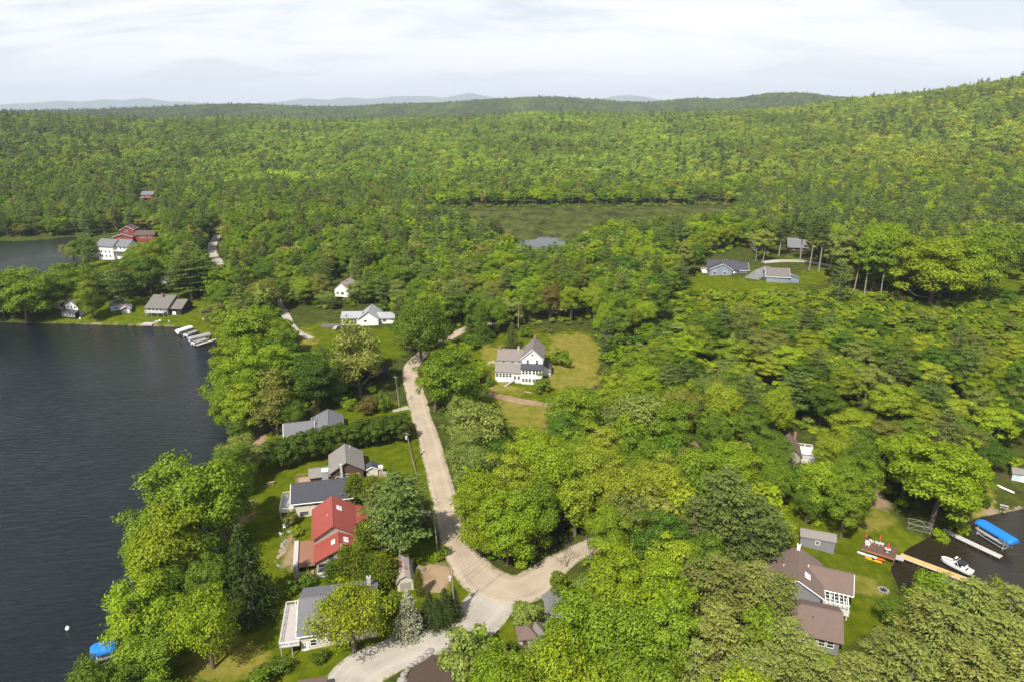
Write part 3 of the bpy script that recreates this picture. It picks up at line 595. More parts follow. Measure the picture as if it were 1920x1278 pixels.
# ------------------------------------------------------------------ building materials
worn('white_siding', (0.76, 0.76, 0.74), 0.10, 0.8, 0.7, 5, ('Z', 0.18), 0.25)
worn('cream_siding', (0.60, 0.55, 0.46), 0.12, 0.8, 0.75, 5, ('Z', 0.2), 0.25)
worn('tan_siding', (0.34, 0.30, 0.25), 0.15, 0.9, 0.8, 5, ('X', 0.3), 0.35)
worn('brown_siding', (0.105, 0.060, 0.048), 0.25, 0.9, 0.85, 6, ('Z', 0.2), 0.4)
worn('grey_siding', (0.20, 0.20, 0.215), 0.12, 0.9, 0.8, 6, ('Z', 0.2), 0.3)
worn('blue_siding', (0.20, 0.235, 0.29), 0.10, 0.9, 0.75, 6, ('Z', 0.18), 0.3)
worn('pale_blue_siding', (0.46, 0.56, 0.62), 0.12, 0.9, 0.75, 6, ('X', 0.25), 0.25)
worn('red_siding', (0.26, 0.045, 0.035), 0.18, 0.9, 0.8, 6, ('Z', 0.2), 0.3)
worn('grey_shingle', (0.155, 0.158, 0.17), 0.25, 1.2, 0.9, 6, ('Y', 0.28), 0.35)
worn('dark_shingle', (0.060, 0.062, 0.075), 0.25, 1.0, 0.9, 6, ('Y', 0.28), 0.3)
worn('light_shingle', (0.215, 0.198, 0.183), 0.22, 0.9, 0.9, 7, ('X', 0.28), 0.35)
worn('brown_shingle', (0.160, 0.115, 0.098), 0.20, 1.0, 0.9, 7, ('X', 0.28), 0.30)
worn('mauve_shingle', (0.21, 0.175, 0.165), 0.25, 0.8, 0.9, 7, ('Y', 0.28), 0.35, spots=((0.17, 0.14, 0.13), 1.3, 0.56))
worn('old_shingle', (0.19, 0.16, 0.145), 0.35, 0.7, 0.95, 7, ('X', 0.28), 0.35, spots=((0.34, 0.31, 0.27), 0.9, 0.60))
worn('umber_shingle', (0.105, 0.078, 0.068), 0.25, 1.0, 0.9, 6, ('Y', 0.28), 0.3)
worn('weathered_shingle', (0.155, 0.143, 0.133), 0.28, 0.9, 0.9, 7, ('Y', 0.28), 0.3)
worn('black_shingle', (0.030, 0.030, 0.034), 0.3, 1.0, 0.9, 6, spots=((0.45, 0.45, 0.45), 1.6, 0.66))
worn('red_metal', (0.29, 0.062, 0.044), 0.18, 0.5, 0.5, 3, ('Y', 0.5), 0.75, 0.4)
worn('pale_metal', (0.31, 0.32, 0.34), 0.08, 0.5, 0.5, 4, ('X', 0.45), 0.2, 0.4)
worn('rusty_metal', (0.30, 0.28, 0.27), 0.2, 0.7, 0.7, 5, spots=((0.30, 0.11, 0.05), 0.5, 0.50))
worn('white_trim', (0.80, 0.80, 0.79), 0.06, 2, 0.6, 8)
worn('deck_wood', (0.36, 0.25, 0.17), 0.2, 1.2, 0.85, 6, ('X', 0.14), 0.4)
worn('grey_deck', (0.42, 0.39, 0.37), 0.2, 1.0, 0.85, 6, ('X', 0.14), 0.35)
worn('brown_deck', (0.27, 0.135, 0.085), 0.15, 1.0, 0.8, 6, ('X', 0.14), 0.35)
worn('dark_deck', (0.13, 0.075, 0.055), 0.2, 1.0, 0.8, 6, ('X', 0.14), 0.35)
worn('new_plank', (0.58, 0.37, 0.15), 0.15, 1.0, 0.75, 6, ('X', 0.3), 0.25)
worn('brick', (0.30, 0.15, 0.11), 0.3, 1.2, 0.9, 7, ('Z', 0.10), 0.4, spots=((0.50, 0.44, 0.38), 1.2, 0.62))
worn('concrete', (0.45, 0.44, 0.41), 0.15, 1.0, 0.9, 6)
worn('steel', (0.50, 0.51, 0.52), 0.1, 2.0, 0.35, 8, metal=0.8)
worn('aluminium', (0.66, 0.67, 0.68), 0.1, 2.0, 0.4, 8, metal=0.3)
worn('blue_canvas', (0.015, 0.19, 0.62), 0.1, 1.0, 0.6, 3)
worn('black_canvas', (0.03, 0.03, 0.04), 0.2, 1.0, 0.8, 3)
worn('grey_canvas', (0.30, 0.30, 0.30), 0.2, 1.0, 0.8, 3)
worn('gelcoat', (0.80, 0.80, 0.80), 0.04, 2.0, 0.25, 5, spec=0.5)
worn('red_plastic', (0.62, 0.06, 0.02), 0.1, 2.0, 0.5, 5)
worn('orange_plastic', (0.75, 0.13, 0.03), 0.1, 2.0, 0.45, 5)
worn('yellow_plastic', (0.70, 0.36, 0.02), 0.1, 2.0, 0.45, 5)
worn('blue_plastic', (0.03, 0.16, 0.50), 0.1, 2.0, 0.45, 5)
worn('pole_wood', (0.30, 0.25, 0.20), 0.3, 1.5, 0.9, 6)
worn('stone', (0.29, 0.27, 0.255), 0.35, 1.0, 0.95, 5)
worn('mulch', (0.075, 0.052, 0.040), 0.35, 1.5, 0.95, 5)
worn('paving', (0.13, 0.115, 0.108), 0.2, 1.0, 0.9, 6)
worn('dark_paint', (0.03, 0.03, 0.035), 0.2, 2.0, 0.6, 5)
mg, ntg, og = new_mat('glass'); principled(ntg, og, (0.025, 0.03, 0.036), 0.08, spec=0.6); MATS['glass'] = mg

# ------------------------------------------------------------------ houses
EXCL = []
class House:
    def __init__(s, name, label, cat, xy, yaw, z=None, clear=None, group=None):
        s.yaw = math.radians(yaw); s.o = Vector((xy[0], xy[1], 0)); s.pts = []
        s.z = float(ground(xy[0], xy[1])) if z is None else z
        s.root = thing(name, label, cat, (xy[0], xy[1], s.z), s.yaw, group)
    def world(s, x, y): c, n = math.cos(s.yaw), math.sin(s.yaw); return s.o.x + c * x - n * y, s.o.y + n * x + c * y
    def wall(s, x0, x1, y0, y1, z1, mat, roof='flat', rh=0.0, z0=-2.5, name='wall', ridge=0.5):
        m = MB()
        if roof == 'gx':
            ym = y0 + (y1 - y0) * ridge
            m.add([(x0, y0, z0), (x1, y0, z0), (x1, y1, z0), (x0, y1, z0), (x0, y0, z1), (x1, y0, z1), (x1, y1, z1), (x0, y1, z1), (x0, ym, z1 + rh), (x1, ym, z1 + rh)],
                  [(0, 1, 5, 4), (2, 3, 7, 6), (1, 2, 6, 9, 5), (3, 0, 4, 8, 7), (4, 5, 9, 8), (6, 7, 8, 9), (0, 3, 2, 1)])
        elif roof == 'gy':
            xm = x0 + (x1 - x0) * ridge
            m.add([(x0, y0, z0), (x1, y0, z0), (x1, y1, z0), (x0, y1, z0), (x0, y0, z1), (x1, y0, z1), (x1, y1, z1), (x0, y1, z1), (xm, y0, z1 + rh), (xm, y1, z1 + rh)],
                  [(0, 1, 5, 8, 4), (2, 3, 7, 9, 6), (1, 2, 6, 5), (3, 0, 4, 7), (4, 8, 9, 7), (8, 5, 6, 9), (0, 3, 2, 1)])
        elif roof in ('sf', 'sb', 'sl', 'sr'):   # shed: low side front / back / left / right
            zz = {'sf': (0, 0, 1, 1), 'sb': (1, 1, 0, 0), 'sl': (0, 1, 1, 0), 'sr': (1, 0, 0, 1)}[roof]
            c = [(x0, y0), (x1, y0), (x1, y1), (x0, y1)]
            m.add([(a, b, z0) for a, b in c] + [(a, b, z1 + rh * k) for (a, b), k in zip(c, zz)], [(0, 1, 5, 4), (1, 2, 6, 5), (2, 3, 7, 6), (3, 0, 4, 7), (4, 5, 6, 7), (0, 3, 2, 1)])
        else: m.box(x0, x1, y0, y1, z0, z1)
        for cx, cy in ((x0, y0), (x1, y0), (x1, y1), (x0, y1)): s.pts.append(s.world(cx, cy))
        cx, cy = s.world((x0 + x1) / 2, (y0 + y1) / 2); EXCL.append((cx, cy, 0.5 * math.hypot(x1 - x0, y1 - y0) + 1.5))
        return m.build(name, MATS[mat], s.root)
    def roof(s, x0, x1, y0, y1, z1, mat, roof, rh, ov=0.45, t=0.16, ridge=0.5, cap=None):
        m = MB(); e = 0.05
        if roof == 'gx':
            ym = y0 + (y1 - y0) * ridge; kf = rh / (ym - y0); kb = rh / (y1 - ym); zr = z1 + rh + e + t
            m.slab([(x0 - ov, y0 - ov, z1 - kf * ov + e + t), (x1 + ov, y0 - ov, z1 - kf * ov + e + t), (x1 + ov, ym, zr), (x0 - ov, ym, zr)], t)
            m.slab([(x0 - ov, ym, zr), (x1 + ov, ym, zr), (x1 + ov, y1 + ov, z1 - kb * ov + e + t), (x0 - ov, y1 + ov, z1 - kb * ov + e + t)], t)
            line = [(x0 - ov, ym, zr), (x1 + ov, ym, zr)]
        elif roof == 'gy':
            xm = x0 + (x1 - x0) * ridge; kl = rh / (xm - x0); kr = rh / (x1 - xm); zr = z1 + rh + e + t
            m.slab([(x0 - ov, y1 + ov, z1 - kl * ov + e + t), (x0 - ov, y0 - ov, z1 - kl * ov + e + t), (xm, y0 - ov, zr), (xm, y1 + ov, zr)], t)
            m.slab([(xm, y1 + ov, zr), (xm, y0 - ov, zr), (x1 + ov, y0 - ov, z1 - kr * ov + e + t), (x1 + ov, y1 + ov, z1 - kr * ov + e + t)], t)
            line = [(xm, y0 - ov, zr), (xm, y1 + ov, zr)]
        elif roof in ('sf', 'sb', 'sl', 'sr'):
            d = (y1 - y0) if roof in ('sf', 'sb') else (x1 - x0); k = rh / d
            f = {'sf': lambda x, y: (y - y0) * k, 'sb': lambda x, y: (y1 - y) * k, 'sl': lambda x, y: (x - x0) * k, 'sr': lambda x, y: (x1 - x) * k}[roof]
            m.slab([(a, b, z1 + f(a, b) + e + t) for a, b in ((x0 - ov, y0 - ov), (x1 + ov, y0 - ov), (x1 + ov, y1 + ov), (x0 - ov, y1 + ov))], t); line = None
        else:                                    # hip
            hw = min(x1 - x0, y1 - y0) / 2; ym, xm = (y0 + y1) / 2, (x0 + x1) / 2; zr = z1 + rh + t; ze = z1 - rh / hw * ov + e + t
            A = [(x0 - ov, y0 - ov, ze), (x1 + ov, y0 - ov, ze), (x1 + ov, y1 + ov, ze), (x0 - ov, y1 + ov, ze)]
            if x1 - x0 > y1 - y0: B = [(x0 + hw, ym, zr), (x1 - hw, ym, zr)]; fs = [(0, 1, 5, 4), (1, 2, 5), (2, 3, 4, 5), (3, 0, 4)]
            else: B = [(xm, y0 + hw, zr), (xm, y1 - hw, zr)]; fs = [(0, 1, 4), (1, 2, 5, 4), (2, 3, 5), (3, 0, 4, 5)]
            lo = [(p[0], p[1], p[2] - t) for p in A]; m.add(A + B + lo, fs + [(0, 6, 7, 1), (1, 7, 8, 2), (2, 8, 9, 3), (3, 9, 6, 0), (9, 8, 7, 6)]); line = B
        o = m.build('roof', MATS[mat], s.root)
        if line and (cap or True): MB().tube([Vector(line[0]) + Vector((0, 0, .01)), Vector(line[1]) + Vector((0, 0, .01))], 0.09, 6).build('ridge_cap', MATS[cap or mat], o)
        return o
    def block(s, x0, x1, y0, y1, z1, roof, rh, wall, roofm, ov=0.45, z0=-2.5, ridge=0.5, trim=None):
        w = s.wall(x0, x1, y0, y1, z1, wall, roof, rh, z0, ridge=ridge); r_ = s.roof(x0, x1, y0, y1, z1, roofm, roof, rh, ov, ridge=ridge)
        if trim:                                 # pale fascia boards along the rakes and eaves
            m = MB(); e = 0.05
            if roof == 'gy':
                xm = x0 + (x1 - x0) * ridge; kl = rh / (xm - x0); kr = rh / (x1 - xm)
                for yy in (y0 - ov - 0.03,):
                    m.tube([(x0 - ov, yy, z1 - kl * ov + 0.1), (xm, yy, z1 + rh + 0.1)], 0.11, 4); m.tube([(xm, yy, z1 + rh + 0.1), (x1 + ov, yy, z1 - kr * ov + 0.1)], 0.11, 4)
            elif roof == 'gx':
                ym = y0 + (y1 - y0) * ridge; kf = rh / (ym - y0)
                m.tube([(x0 - ov, y0 - ov - 0.03, z1 - kf * ov + 0.1), (x1 + ov, y0 - ov - 0.03, z1 - kf * ov + 0.1)], 0.11, 4)
                for xx in (x0 - ov - 0.03, x1 + ov + 0.03): m.tube([(xx, y0 - ov, z1 - kf * ov + 0.1), (xx, ym, z1 + rh + 0.1)], 0.11, 4)
            elif roof == 'sf': m.tube([(x0 - ov, y0 - ov - 0.03, z1 - rh / (y1 - y0) * ov + 0.1), (x1 + ov, y0 - ov - 0.03, z1 - rh / (y1 - y0) * ov + 0.1)], 0.11, 4)
            if m.v: m.build('fascia', MATS[trim], r_)
        return w
    def window(s, face, at, u, z, w=0.9, h=1.2, frame='white_trim', name='window', arch=False, mull=True):
        """face f/b/l/r, at = coordinate of that wall plane, u = centre along the wall"""
        m = MB(); p = MB(); t, d = 0.10, 0.05
        def bx(mb, a0, a1, z0, z1, d0, d1):
            if face in 'fb': sg = -1 if face == 'f' else 1; ys = sorted((at + sg * d0, at + sg * d1)); mb.box(a0, a1, ys[0], ys[1], z0, z1)
            else: sg = -1 if face == 'l' else 1; xs = sorted((at + sg * d0, at + sg * d1)); mb.box(xs[0], xs[1], a0, a1, z0, z1)
        bx(m, u - w / 2 - t, u - w / 2, z - t, z + h + t, -0.02, d); bx(m, u + w / 2, u + w / 2 + t, z - t, z + h + t, -0.02, d)
        bx(m, u - w / 2, u + w / 2, z + h, z + h + t, -0.02, d); bx(m, u - w / 2, u + w / 2, z - t, z, -0.02, d + 0.02)
        if mull: bx(m, u - w / 2, u + w / 2, z + h * 0.48, z + h * 0.54, -0.02, d - 0.01)
        if arch:
            n = 7; pts = [(u + (w / 2 + 0.05) * math.cos(3.1416 * k / n), z + h + t + (w / 2) * math.sin(3.1416 * k / n)) for k in range(n + 1)]
            m.tube([(a, at - 0.03, b) if face in 'fb' else (at, a, b) for a, b in pts], 0.06, 4)
        bx(p, u - w / 2, u + w / 2, z, z + h, 0.0, 0.02)
        o = m.build(name, MATS[frame], s.root); p.build('pane', MATS['glass'], o); return o
    def door(s, face, at, u, z=0.0, w=0.95, h=2.05, mat='white_trim'):
        m = MB(); d = 0.05
        if face in 'fb': sg = -1 if face == 'f' else 1; ys = sorted((at, at + sg * d)); m.box(u - w / 2, u + w / 2, ys[0], ys[1], z, z + h); k = (u + w * 0.38, at + sg * 0.08, z + 1.0)
        else: sg = -1 if face == 'l' else 1; xs = sorted((at, at + sg * d)); m.box(xs[0], xs[1], u - w / 2, u + w / 2, z, z + h); k = (at + sg * 0.08, u + w * 0.38, z + 1.0)
        o = m.build('door', MATS[mat], s.root); MB().tube([(k[0], k[1], k[2] - .05), (k[0], k[1], k[2] + .05)], 0.04, 6).build('handle', MATS['steel'], o); return o
    def chimney(s, x, y, z0, z1, w=0.7, mat='brick', pots=True):
        o = MB().box(x - w / 2, x + w / 2, y - w / 2, y + w / 2, z0, z1).box(x - w / 2 - .06, x + w / 2 + .06, y - w / 2 - .06, y + w / 2 + .06, z1, z1 + .12).build('chimney', MATS[mat], s.root)
        if pots: MB().lathe([(0.13, z1 + .12), (0.11, z1 + .45)], 8, (x, y)).build('flue', MATS['dark_paint'], o)
        return o
    def pipe(s, x, y, z0, z1, r=0.07, mat='white_trim'): return MB().lathe([(r, z0), (r, z1 - .08), (r * 1.4, z1 - .07), (r * 1.4, z1)], 8, (x, y)).build('vent_pipe', MATS[mat], s.root)
    def skylight(s, c, u, v, nrm):              # flat light let into a roof slope, u and v half edges
        c, u, v, n = Vector(c), Vector(u), Vector(v), Vector(nrm).normalized()
        def bx(k, h): return [c + a * u * k + b * v * k + n * q for q in (0, h) for a, b in ((-1, -1), (1, -1), (1, 1), (-1, 1))]
        f = [(0, 3, 2, 1), (4, 5, 6, 7), (0, 1, 5, 4), (1, 2, 6, 5), (2, 3, 7, 6), (3, 0, 4, 7)]
        o = MB().add(bx(1.0, 0.12), f).build('skylight', MATS['white_trim'], s.root); MB().add(bx(0.72, 0.135), f).build('pane', MATS['aluminium'], o)
    def deck(s, x0, x1, y0, y1, z, mat='deck_wood', rail='white_trim', sides='fl', posts=True, h=0.95, name='deck'):
        m = MB().box(x0, x1, y0, y1, z - 0.18, z)
        if posts:
            for px_ in np.arange(x0 + 0.15, x1, max(1.8, (x1 - x0 - .3) / 3)):
                for py_ in (y0 + 0.15, y1 - 0.15): m.box(px_ - .07, px_ + .07, py_ - .07, py_ + .07, -2.5, z - 0.18)
        o = m.build(name, MATS[mat], s.root)
        runs = {'f': ((x0, y0), (x1, y0)), 'b': ((x0, y1), (x1, y1)), 'l': ((x0, y0), (x0, y1)), 'r': ((x1, y0), (x1, y1))}
        for q in sides:
            (ax, ay), (bx_, by_) = runs[q]; k = MB(); L = math.hypot(bx_ - ax, by_ - ay)
            k.tube([(ax, ay, z + h), (bx_, by_, z + h)], 0.055, 4); k.tube([(ax, ay, z + 0.14), (bx_, by_, z + 0.14)], 0.04, 4)
            n = max(1, int(L / 1.6))
            for i in range(n + 1): t = i / n; k.tube([(ax + (bx_ - ax) * t, ay + (by_ - ay) * t, z - .1), (ax + (bx_ - ax) * t, ay + (by_ - ay) * t, z + h + .06)], 0.06, 4)
            n = int(L / 0.2)
            for i in range(n): t = (i + .5) / n; k.tube([(ax + (bx_ - ax) * t, ay + (by_ - ay) * t, z + .14), (ax + (bx_ - ax) * t, ay + (by_ - ay) * t, z + h)], 0.018, 4, False)
            k.build('railing', MATS[rail], o)
        cx, cy = s.world((x0 + x1) / 2, (y0 + y1) / 2); EXCL.append((cx, cy, 0.5 * math.hypot(x1 - x0, y1 - y0) + .5))
        return o
    def steps(s, a, b, w=1.1, n=6, mat='deck_wood'):
        a, b = Vector(a), Vector(b); d = b - a; side = Vector((-d.y, d.x, 0)).normalized() * w / 2
        m = MB()
        for i in range(n):
            p0 = a + d * (i / n); p1 = a + d * ((i + 1) / n); z = a.z + d.z * (i + .5) / n
            q = [p0 - side, p1 - side, p1 + side, p0 + side]; m.slab([(p.x, p.y, z) for p in q], 0.10)
        return m.build('steps', MATS[mat], s.root)

# white farmhouse
p = G(979, 719)
h = House('farmhouse', 'old white two-storey farmhouse with enclosed porches in the meadow', 'house', (p.x, p.y + 2.2), -6)
h.block(0, 6.9, 0, 12.0, 8.3, 'gy', 3.1, 'white_siding', 'old_shingle', 0.4, trim='white_trim')
h.block(-8.6, 0.3, 2.6, 9.0, 6.4, 'gx', 2.7, 'white_siding', 'mauve_shingle', 0.35)
h.block(-9.0, -3.0, -0.9, 2.6, 3.5, 'sf', 1.9, 'white_siding', 'light_shingle', 0.3)
h.block(-3.0, -0.02, -1.6, 2.6, 3.3, 'sf', 2.0, 'white_siding', 'light_shingle', 0.25)
h.block(-0.02, 6.85, -2.3, -0.02, 5.3, 'sf', 0.9, 'white_siding', 'dark_shingle', 0.35)
h.block(6.9, 9.3, 5.0, 9.6, 2.9, 'sr', 1.2, 'white_siding', 'dark_shingle', 0.4)
for u in (1.9, 5.0): h.window('f', 0, u, 6.35, 0.75, 1.35)
h.window('f', 0, 3.45, 9.2, 0.6, 0.6, mull=False)
for u in (-6.6, -3.6, -1.2): h.window('f', 2.6, u, 5.55, 0.7, 0.75)
for i in range(6): h.window('f', -2.3, 0.75 + i * 1.08 + (0.15 if i > 2 else -0.1), 3.55, 0.78, 1.35)
for i in range(6): h.window('f', -2.3, 0.75 + i * 1.08 + (0.15 if i > 2 else -0.1), 0.75, 0.78, 1.1)
for i in range(5): h.window('f', -0.9, -8.4 + i * 1.12, 1.65, 0.8, 1.3)
for i in range(2): h.window('f', -1.6, -2.3 + i * 1.3, 1.2, 0.75, 1.2)
for u in (2.2, 5.5, 9.0): h.window('r', 6.9, u, 5.4, 0.75, 1.3)
h.chimney(-8.1, 5.8, 5, 10.3, 0.8); h.chimney(-1.8, 5.8, 6, 10.2, 0.6, 'concrete'); h.chimney(3.5, 11.4, 7, 12.6, 0.8)
h.deck(7.0, 9.6, 4.6, 10, 0.25, 'grey_deck', 'white_trim', 'rf', False)
h.steps((-2.6, -1.8, 1.1), (-6.2, -5.6, -0.7), 0.9, 9, 'grey_deck')
# ranch house with pale roof
p = G(641, 611)
h = House('ranch_house', 'low white ranch house with pale metal roof', 'house', (p.x, p.y), 2)
h.block(0, 8.2, 1.0, 7.5, 3.3, 'gx', 1.7, 'white_siding', 'pale_metal', 0.5); h.block(7.6, 16.0, -0.6, 11.0, 3.3, 'gy', 3.0, 'white_siding', 'pale_metal', 0.5); h.block(15.4, 22.5, 1.2, 7.2, 3.0, 'gx', 1.5, 'white_siding', 'pale_metal', 0.5)
for i in range(4): h.window('f', 1.0, 1.3 + i * 1.5, 0.7, 1.1, 1.9)
h.window('f', -0.6, 10.4, 1.9, 1.2, 0.8, mull=False); h.window('f', 1.2, 18.4, 1.3, 1.6, 1.0); h.door('f', -0.6, 13.9)
MB().box(-9.0, -1.0, -1.5, 7.5, -0.3, 0.10).build('parking_pad', MATS['paving'], h.root)
# brown cottage with weathered roof
h = House('cottage', 'dark brown cottage with weathered grey gable roof and timber deck', 'cottage', (-46.2, 153.9), 15)
h.block(0, 8.0, 0, 9.6, 3.3, 'gy', 2.5, 'brown_siding', 'light_shingle', 0.55)
h.block(-5.2, 1.2, 0.6, 4.2, 2.4, 'gx', 1.3, 'brown_siding', 'light_shingle', 0.4)
h.window('f', 0, 1.6, 0.9, 0.9, 1.0); h.window('f', 0, 3.9, 1.0, 1.5, 1.3); h.window('f', 0, 6.3, 1.3, 1.2, 0.9); h.chimney(2.6, -0.36, -1, 5.4, 0.6, 'concrete', False)
h.deck(-8.8, -5.3, -1.4, 4.2, 0.7, 'deck_wood', 'deck_wood', 'flb'); h.deck(2.9, 7.2, -2.6, -0.1, 0.6, 'grey_deck', 'grey_deck', 'fr'); h.pipe(5.2, 8.5, 4.5, 6.1)
# long grey house
h = House('lake_house', 'long low house with charcoal roof and white railed deck', 'house', (-51.2, 138.9), 12)
h.block(0, 13.2, 0, 8.2, 4.3, 'gx', 2.5, 'cream_siding', 'dark_shingle', 0.6, trim='white_trim')
h.deck(-3.2, -0.05, -0.4, 7.0, 2.3, 'grey_deck', 'white_trim', 'flb'); h.window('f', 0, 2.2, 0.7, 1.9, 0.9, 'cream_siding'); h.window('f', 0, 2.0, 3.0, 1.5, 0.8); h.window('f', 0, 5.0, 2.9, 1.2, 0.9)
c_ = h.chimney(7.2, 6.6, 4.5, 8.2, 1.5, 'grey_canvas', True); MB().box(6.4, 8.0, 5.8, 7.4, 8.33, 8.45).build('cap', MATS['white_trim'], c_)
# red roofed house
h = House('red_roof_house', 'large taupe house with bright red metal roofs and brick chimney', 'house', (-42.2, 123.9), 15)
h.block(0, 8.4, 0, 11.4, 4.6, 'gy', 2.6, 'tan_siding', 'red_metal', 0.55); h.block(0.3, 10.0, -5.9, -0.03, 3.0, 'gy', 2.3, 'tan_siding', 'red_metal', 0.5)
h.block(8.43, 15.2, 4.2, 11.3, 2.35, 'sr', 2.0, 'tan_siding', 'red_metal', 0.3)
h.chimney(6.0, -6.5, -2.5, 6.3, 1.25); h.window('f', -5.9, 1.9, 0.4, 2.2, 1.9, 'tan_siding'); h.window('f', -5.9, 3.4, 3.0, 1.0, 0.9, 'tan_siding')
k = 2.6 / 4.2; h.skylight((5.6, 7.6, 7.2 - 1.4 * k + .22), (0.5, 0, -0.5 * k), (0, 0.75, 0), (k, 0, 1))
k = 2.3 / 4.85; h.skylight((6.6, -2.4, 5.3 - 1.45 * k + .22), (0.45, 0, -0.45 * k), (0, 0.8, 0), (k, 0, 1)); h.skylight((4.0, -2.8, 5.3 - 1.15 * k + .22), (0.4, 0, 0.4 * k), (0, 0.7, 0), (-k, 0, 1)); h.pipe(3.0, 5.0, 6, 6.9)
h.deck(-3.4, -0.05, -4.6, 4.6, 1.4, 'brown_deck', 'deck_wood', 'f'); MB().box(-4.4, -3.45, -4.6, 4.6, -2.5, 1.75).build('parapet', MATS['concrete'], h.root)
h.deck(-4.2, -0.3, -7.4, -4.7, 0.3, 'deck_wood', 'deck_wood', 'fl'); h.steps((-2.6, -7.5, .2), (-3.2, -10.2, -1.4), 1.4, 6)
h.deck(0.4, 3.6, -7.6, -6.0, 0.3, 'grey_deck', 'white_trim', 'fl')
# grey cottage beyond the hedge
h = House('cottage', 'grey-roofed cottage with white glazed porch behind the tall hedge', 'cottage', (-57.0, 175.4), 15)
h.block(0, 8.6, 0, 11.2, 3.0, 'gy', 2.2, 'grey_siding', 'grey_shingle', 0.5, ridge=0.55); h.block(-7.4, 0.3, 2.2, 8.2, 2.7, 'gx', 2.2, 'white_siding', 'grey_shingle', 0.5, trim='white_trim')
for u in (-6.6, -5.3, -4.0): h.window('f', 2.2, u, 0.5, 1.0, 1.6)
h.pipe(0.0, 6.0, 4.4, 5.6); h.pipe(0.9, 6.6, 4.4, 5.7, 0.12, 'steel'); h.door('f', 2.2, -2.5)
# house with the white deck, under the feathery tree
h = House('lake_house', 'grey-roofed house with long white railed deck under a feathery tree', 'house', (-37.2, 96.4), 11)
h.block(0, 13.2, 0, 12.2, 3.6, 'gx', 2.6, 'cream_siding', 'grey_shingle', 0.5, trim='white_trim')
h.deck(-3.3, -0.05, -1.2, 9.4, 2.5, 'grey_deck', 'white_trim', 'flb'); h.window('f', 0, 2.2, 1.0, 1.0, 1.2); h.window('f', 0, 5.4, 1.4, 1.4, 1.2); h.chimney(12.0, 9.6, 3.6, 6.6, 0.7, 'concrete'); h.pipe(10.6, 8.0, 4.4, 6.4); h.door('f', 0, 0.9, -0.2)
MB().box(-3.2, 0.2, -3.0, -0.9, -1.4, -0.2).build('porch_step', MATS['concrete'], h.root)
# gambrel barn shed
h = House('barn_shed', 'small tan barn shed with rusty gambrel roof beside bare earth', 'shed', (-22.4, 110.8), 12)
h.wall(0, 3.1, 0, 6.4, 2.0, 'cream_siding'); g_ = [(-.25, 1.85), (0.45, 3.1), (1.55, 3.65), (2.65, 3.1), (3.35, 1.85)]
for a, b, mm in ((-0.3, 2.0, 'cream_siding'), (2.0, 4.4, 'rusty_metal'), (4.4, 6.7, 'rusty_metal')):
    m = MB()
    for (xa, za), (xb, zb) in zip(g_[:-1], g_[1:]): m.slab([(xa, a, za + .08), (xb, a, zb + .08), (xb, b, zb + .08), (xa, b, za + .08)], 0.08)
    m.build('roof', MATS[mm if a > 0 else 'tan_siding'], h.root)
MB().add([(x, 0.0, z) for x, z in g_], [(4, 3, 2, 1, 0)]).build('gable', MATS['cream_siding'], h.root); MB().add([(x, 6.4, z) for x, z in g_], [(0, 1, 2, 3, 4)]).build('gable', MATS['cream_siding'], h.root); h.door('f', 0, 1.0, 0, 1.0, 1.9, 'tan_siding'); h.door('f', 0, 2.1, 0, 1.0, 1.9, 'tan_siding')
# little sheds by the brown cottage
h = House('garden_shed', 'small tan shed with dark blue-grey roof beside the brown cottage', 'shed', tuple(G(688, 893)[:2]), 12); h.block(0, 2.9, 0, 2.6, 2.0, 'gy', 0.75, 'cream_siding', 'dark_shingle', 0.3, trim='white_trim'); h.door('r', 2.9, 1.3, 0, 1.1, 1.7, 'dark_paint')
h = House('storage_box', 'tiny pale wooden locker standing on the lawn by the shed', 'locker', tuple(G(711, 889)[:2]), 12); h.block(0, 1.0, 0, 1.0, 1.7, 'sf', 0.3, 'cream_siding', 'concrete', 0.12, z0=-.3); h.door('f', 0, 0.5, 0.1, 0.7, 1.4, 'tan_siding')
h = House('tool_shed', 'brown flat-roofed shed at the bottom of the gravel drive', 'shed', tuple(G(560, 1326)[:2]), 10); h.block(0, 4.2, 0, 3.2, 2.1, 'gx', 0.5, 'tan_siding', 'brown_shingle', 0.3); h.door('f', 0, 1.0, 0, .9, 1.8)
h = House('carport', 'black-roofed shed hidden among bushes below the ranch lawn', 'shed', tuple(G(687, 712)[:2]), 4); h.block(0, 7.2, 0, 4.8, 2.4, 'sf', 0.7, 'dark_paint', 'black_shingle', 0.3); h.door('f', 0, 2.0, 0, 2.2, 1.9, 'tan_siding')
h = House('patio', 'pale stone patio half hidden by the loose grey-green tree', 'patio', tuple(G(618, 705)[:2]), 5); MB().box(0, 5.5, 0, 7.5, -.6, 0.12).build('paving', MATS['concrete'], h.root); MB().box(1, 2.2, 1.0, 2.2, .13, .7).build('fire_bowl', MATS['stone'], h.root); EXCL.append((*G(635, 690)[:2], 5))
h = House('cottage', 'white cottage with pale roof half hidden in trees above the ranch', 'cottage', tuple(G(628, 556)[:2]), -12); h.block(0, 7.5, 0, 11, 4.2, 'gy', 3.0, 'white_siding', 'rusty_metal', 0.5); h.window('f', 0, 4.2, 1.2, 1.6, 1.2); h.window('f', 0, 1.6, 1.2, 1.0, 1.2)
